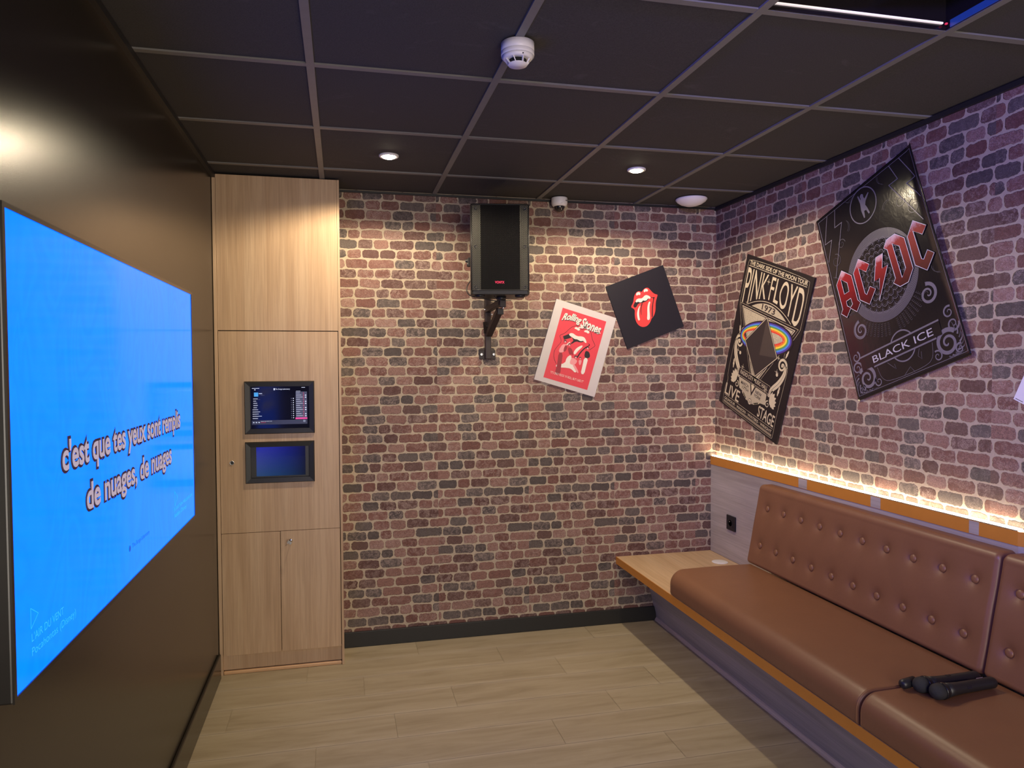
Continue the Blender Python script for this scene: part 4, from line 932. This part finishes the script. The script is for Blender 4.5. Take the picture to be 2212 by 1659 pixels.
# rounded outline
O = [(-.285, .19), (-.278, .40), (-.272, .431), (.274, .431), (.281, .40), (.290, .19), (.285, .165), (.19, .01), (.262, -.02), (.262, -.12), (.255, -.30), (.262, -.43), (.25, -.437), (-.258, -.437), (-.266, -.43), (-.272, -.33), (-.25, -.29), (-.272, -.25), (-.262, -.02), (-.21, .02), (-.285, .165)]
m.stroke(smooth_path(O, 2), .0016, z, True)
m.build('ornament', [CR, SPK, BK], t, local=True)
# generic centre motif: dark lozenge inside a striped ring
m = MB()
cols = [(.70, .045, .035), (.75, .20, .03), (.80, .62, .05), (.10, .30, .08), (.08, .25, .72), (.07, .04, .30)]
def ellipse(rx, ry, cx=-.006, cy=.050, n=80, tilt=.22):
    P = []
    for i in range(n):
        a = 2 * pi * i / n; x, y = rx * cos(a), ry * sin(a); P.append((cx + x * cos(tilt) - y * sin(tilt), cy + x * sin(tilt) + y * cos(tilt)))
    return P
for j in range(7):
    P0 = ellipse(.178 + .0095 * j, .036 + .0085 * j, cx=-.006 + .0035 * j); P1 = ellipse(.178 + .0095 * (j + 1), .036 + .0085 * (j + 1), cx=-.006 + .0035 * (j + 1)); n = 80
    zz = z + .0010
    m.add([(a, b, zz) for a, b in P0 + P1], [(i, n + i, n + (i + 1) % n, (i + 1) % n) for i in range(n)], j if j < 6 else 6)
Lz = [(0, .158), (.155, -.015), (0, -.172), (-.155, -.015)]
m.flat([(x * 1.07, (y + .007) * 1.07 - .007) for x, y in Lz], z + .0014, m=6); m.flat([(x * 1.035, (y + .007) * 1.035 - .007) for x, y in Lz], z + .0016, m=7); m.flat(Lz, z + .0018, m=8)
m.flat([(0, .158), (.155, -.015), (0, -.05)], z + .0020, m=9)
m.build('centre_motif', [ink('stripe_%d' % i, c_) for i, c_ in enumerate(cols)] + [BK, CR, ink('lozenge_dark', (.030, .022, .020)), ink('lozenge_facet', (.060, .045, .036))], t, local=True)
m = MB(); m.rect((-.160, -.2215), (.150, -.1765), z + .0006, 1); m.stroke([(-.160, -.2215), (.150, -.2215), (.157, -.213), (.157, -.185), (.150, -.1765), (-.160, -.1765), (-.167, -.185), (-.167, -.213)], .0016, z + .0009, True, 0)
m.build('venue_plate', [CR, BK], t, local=True); m = MB(); m.text('MARCH', (-.118, -.2615, -.040, -.2425), z + .0005, 1, .01); m.text('17TH', (-.098, -.284, -.034, -.267), z + .0005, 1, .01)
m.text('NEW', (.034, -.2615, .094, -.2435), z + .0005, 1, .01); m.text('YORK', (.026, -.283, .094, -.266), z + .0005, 1, .01)
m.text('1973', (-.068, .189, .056, .222), z + .0005, 1, .015); m.text('ON', (-.010, -.335, .010, -.320), z + .0009, 1, .01)
m.build('dark_lettering', [CR, BK], t, local=True)

# ---- big black glossy poster, its far edge curling off the wall
def curl(s, q, n):
    e = max(0, s - .262); lift = 5.5 * e * e * (.75 + .25 * sin(q * 5.0 + .5)) + .0045
    wv = .0007 * sin(q * 19 + s * 9) * max(0, s + .1) + .0006 * sin(s * 15 + 1) * max(0, q)
    ridge = .0030 * math.exp(-((s - .288) ** 2) / .0003) * math.exp(-((q - .12) ** 2) / .04)
    return (s, q, n + max(0, lift + wv + ridge))
t = empty('rock_poster', mat=frame((XR, -.9756, 1.9134), (0, -.9449, .3273), (0, .3273, .9449)))
tag(t, 'large glossy black poster with big red letters and a curling right edge', 'poster')
k = NT('poster_gloss_black'); n1 = k.noise(k.coord((1, .6, 1)), 26, 4, .6, .6)
k.set(Base_Color=(.012, .010, .011), Roughness=.15, Specular_IOR_Level=.6); k.bump(n1, .0014, .35); GB = k.mat
board(t, .6065, .900, .0020, GB, curl, nx=60, ny=80)
k = NT('poster_grey_ink'); n1 = k.noise(k.coord((1, .6, 1)), 26, 4, .6, .6); k.set(Base_Color=(.17, .155, .185), Roughness=.28); k.bump(n1, .0014, .35); GI = k.mat
k = NT('poster_grey_dim'); n1 = k.noise(k.coord((1, .6, 1)), 26, 4, .6, .6); k.set(Base_Color=(.075, .070, .082), Roughness=.28); k.bump(n1, .0014, .35); GD = k.mat
m = MB(); z = .0030
fr_ = [(-.291, -.432), (.293, -.432), (.291, .434), (-.291, .434)]
m.stroke(fr_, .0035, z, True)
# centre rosette
cx, cy = -.008, .020
m.ring((cx, cy), .158, .196, z, 1, 72); m.ring((cx, cy), .1965, .1985, z, 0, 72); m.ring((cx, cy), .1555, .1575, z, 0, 72)
for i in range(150):
    a = 2 * pi * i / 150; m.stroke([(cx + .160 * cos(a), cy + .160 * sin(a)), (cx + .177 * cos(a + .05), cy + .177 * sin(a + .05)), (cx + .194 * cos(a), cy + .194 * sin(a))], .0018, z + .0004)
for ring_, (r, n_) in enumerate(((.142, 26), (.118, 24), (.093, 20), (.068, 16), (.045, 12), (.024, 8))):
    for i in range(n_):
        a = 2 * pi * (i + .5 * (ring_ % 2)) / n_; w2 = pi * r / n_ * 1.02
        px, py = cx + r * cos(a), cy + r * sin(a); c_, s_ = cos(a), sin(a)
        for q_, w_ in ((1.0, .0022), (.62, .0016)):
            P = []
            for j in range(9):
                b_ = -pi / 2 + pi * j / 8; lx, ly = w2 * q_ * cos(b_) * 1.15, w2 * q_ * sin(b_); P.append((px + lx * c_ - ly * s_, py + lx * s_ + ly * c_))
            m.stroke(P, w_, z + .0004, m=1 if q_ < 1 else 0)
        m.stroke([(px - .020 * c_ - w2 * -s_ * .95, py - .020 * s_ - w2 * c_ * .95), (px + w2 * s_ * .95, py - w2 * c_ * .95)], .0014, z + .0003, m=1)
# top badge with a small figure, lightning outlines
m.ring((-.008, .358), .076, .081, z, 0, 48); m.ring((-.008, .358), .0, .0755, z, 2, 48)
fig = [(-.018, .300), (-.012, .300), (-.008, .330), (.004, .328), (.012, .304), (.020, .306), (.012, .338), (.006, .352), (.012, .366), (.040, .392), (.036, .396), (.010, .380), (.006, .394), (-.008, .398), (-.012, .385), (-.020, .412), (-.026, .410), (-.020, .372), (-.024, .340)]
m.flat(fig, z + .0005, m=0); m.disc((-.002, .399), .010, z + .0006, 0, 16)
bolt = [(-.229, .432), (-.281, .312), (-.233, .3115), (-.282, .222)]; bolt2 = [(-.173, .432), (-.198, .356), (-.149, .356), (-.262, .130)]
for P in (bolt, bolt2, [(-s_, q_) for s_, q_ in bolt], [(-s_, q_) for s_, q_ in bolt2]):
    for i in range(len(P) - 1):
        dx, dy = P[i+1][0] - P[i][0], P[i+1][1] - P[i][1]; l = math.hypot(dx, dy); dx *= .0012 / l; dy *= .0012 / l
        m.stroke([(P[i][0] - dx, P[i][1] - dy), (P[i+1][0] + dx, P[i+1][1] + dy)], .0034, z + .0003 * i, m=0)
for (a, b, c_) in ((-.10, .43, -.9), (.10, .43, -2.2), (-.13, .30, .4), (.13, .30, 2.6), (-.25, .10, 1.2), (.25, .10, 1.9), (-.25, -.05, -1.2), (.24, -.06, -1.9)):
    P = [(a + .05 * u * cos(c_ + u), b + .05 * u * sin(c_ + u)) for u in [i / 12 for i in range(13)]]
    m.stroke(P, .0018, z, m=1)
    m.stroke([(x + .006, y - .006) for x, y in P], .0012, z, m=1)
# banner, circle, title
for tt in (-.2735, -.3370): m.rect((-.235 if tt > -.3 else -.165, tt - .0035), (.205 if tt > -.3 else .175, tt + .0035), z + .0008)
m.rect((-.235, -.333), (.205, -.2775), z + .0006, 2)
m.ring((.009, -.3055), .061, .067, z, 0, 56)
def sp(cx, cy, r, a0, turns, wd, dr=1, mi=0, zz=z):
    P = []
    for i in range(44):
        u = i / 43; a = a0 + dr * turns * 2 * pi * u; q = r * (1 - u) ** .75 + .002; P.append((cx + q * cos(a), cy + q * sin(a)))
    m.stroke(P, wd, zz, m=mi, taper=lambda q: 1.15 - .8 * q)
for s in (-1, 1):
    sp(s * .190, -.158, .040, pi / 2, 1.6, .013, -s); sp(s * .190, -.158, .047, pi / 2, 1.1, .002, -s, 0)
    sp(s * .218, -.372, .050, 2.4 if s < 0 else .7, 1.7, .016, s); sp(s * .262, -.312, .026, 0, 1.4, .008, -s); sp(s * .262, -.410, .018, 1, 1.3, .007, s); sp(s * .160, -.405, .020, 2, 1.3, .006, -s)
    sp(s * .255, -.262, .022, 1, 1.3, .007, s); sp(s * .236, .205, .030, 1.5, 1.4, .003, s, 1); sp(s * .18, .262, .022, 0, 1.4, .003, -s, 1)
    for j in range(9):
        a = (-pi / 2 + s * (-.2 + j * .30)); P = [(s * .218 + (.052 + .03 * u) * cos(a + .5 * u), -.372 + (.052 + .03 * u) * sin(a + .5 * u)) for u in (0, .25, .5, .75, 1)]
        P = [(max(-.287, min(.287, x)), max(-.428, y)) for x, y in P]
        m.stroke(P, .008, z, m=0 if j % 2 else 1, taper=lambda q: 1 - .85 * q)
    # scale pattern wings under the rosette
    for j in range(7):
        for i in range(9):
            a = -pi / 2 + s * (.12 + i * .085); r = .206 + j * .0085
            if r * abs(sin(a)) + 0 > .02: 
                px, py = cx + r * cos(a), cy + r * sin(a)
                if py > -.262 and abs(px) < .16: m.stroke([(px - .006, py), (px, py - .005), (px + .006, py)], .0016, z, m=1)
m.stroke(smooth_path([(-.15, -.345), (-.14, -.40), (-.10, -.425), (.10, -.425), (.14, -.40), (.15, -.345)], 2, False), .0016, z, m=0)
for P in ([(-.09, -.345), (-.065, -.372), (-.052, -.385), (-.055, -.362)], [(.085, -.345), (.07, -.372), (.085, -.39), (.09, -.36)], [(-.02, -.425), (.02, -.40), (.035, -.425)]): m.stroke(P, .0014, z, m=0)
m.build('engraved_pattern', [GI, GD, GB], t, local=True, warp=curl)
m = MB(); m.text('BLACK ICE', (-.1626, -.3215, .1667, -.2905), z + .0014, 0, .0)
m.build('title_lettering', [ink('pale_silver_ink', (.48, .46, .52), .3)], t, local=True, warp=curl)
k = NT('weathered_red_ink'); tc = k.add('ShaderNodeTexCoord'); sp_ = k.add('ShaderNodeSeparateXYZ'); k.put(sp_.inputs[0], tc.outputs['Generated'])
n1 = k.noise(k.coord(), 38, 5, .65, .5); v = k.math('ADD', sp_.outputs[1], k.math('MULTIPLY', k.math('SUBTRACT', n1, .5), .32))
k.set(Base_Color=k.ramp(v, [(.0, (.055, .005, .007)), (.25, (.12, .006, .009)), (.60, (.25, .010, .013)), (.82, (.32, .018, .022)), (.92, (.60, .34, .38)), (1.0, (.62, .50, .56))]), Roughness=.45, Specular_IOR_Level=.15); WR = k.mat
OUT = ink('pale_outline', (.62, .60, .70), .3)
A_ = S_AC
for kk, hs in (('A', ('Ah1', 'Ah2')), ('C', ()), ('B', ()), ('Dd', ('Dh',)), ('C2', ())):
    m = MB(); m.flat(A_[kk], z + .0020, [A_[h_] for h_ in hs], m=0)
    for P in [A_[kk]] + [A_[h_] for h_ in hs]: m.stroke(P, .0030, z + .0026, True, m=1)
    ctr = (sum(p[0] for p in A_[kk]) / len(A_[kk]), sum(p[1] for p in A_[kk]) / len(A_[kk]))
    m.stroke(A_[kk], .0095, z + .0012, True, m=2)
    m.build('lightning_bolt' if kk == 'B' else 'letter', [WR, OUT, GB], t, local=True, warp=curl)
# ---- white sheet at the right edge of the view
t = empty('paper_notice', mat=frame((XR, -1.568 - .16 * cos(radians(24)) - .21 * sin(radians(24)), 1.432 - .16 * sin(radians(24)) + .21 * cos(radians(24))), (0, -cos(radians(24)), -sin(radians(24))), (0, -sin(radians(24)), cos(radians(24)))))
tag(t, 'white paper print whose lower corner shows at the right edge of the view', 'wall print')
board(t, .32, .42, .004, M('white_paper', (.80, .79, .82), .4, var=.03))
MB().stroke([(-.154, -.204), (-.125, -.204)], .002, .0045).disc((-.118, -.180), .008, .0045).build('print_marks', [BLK], t, local=True)
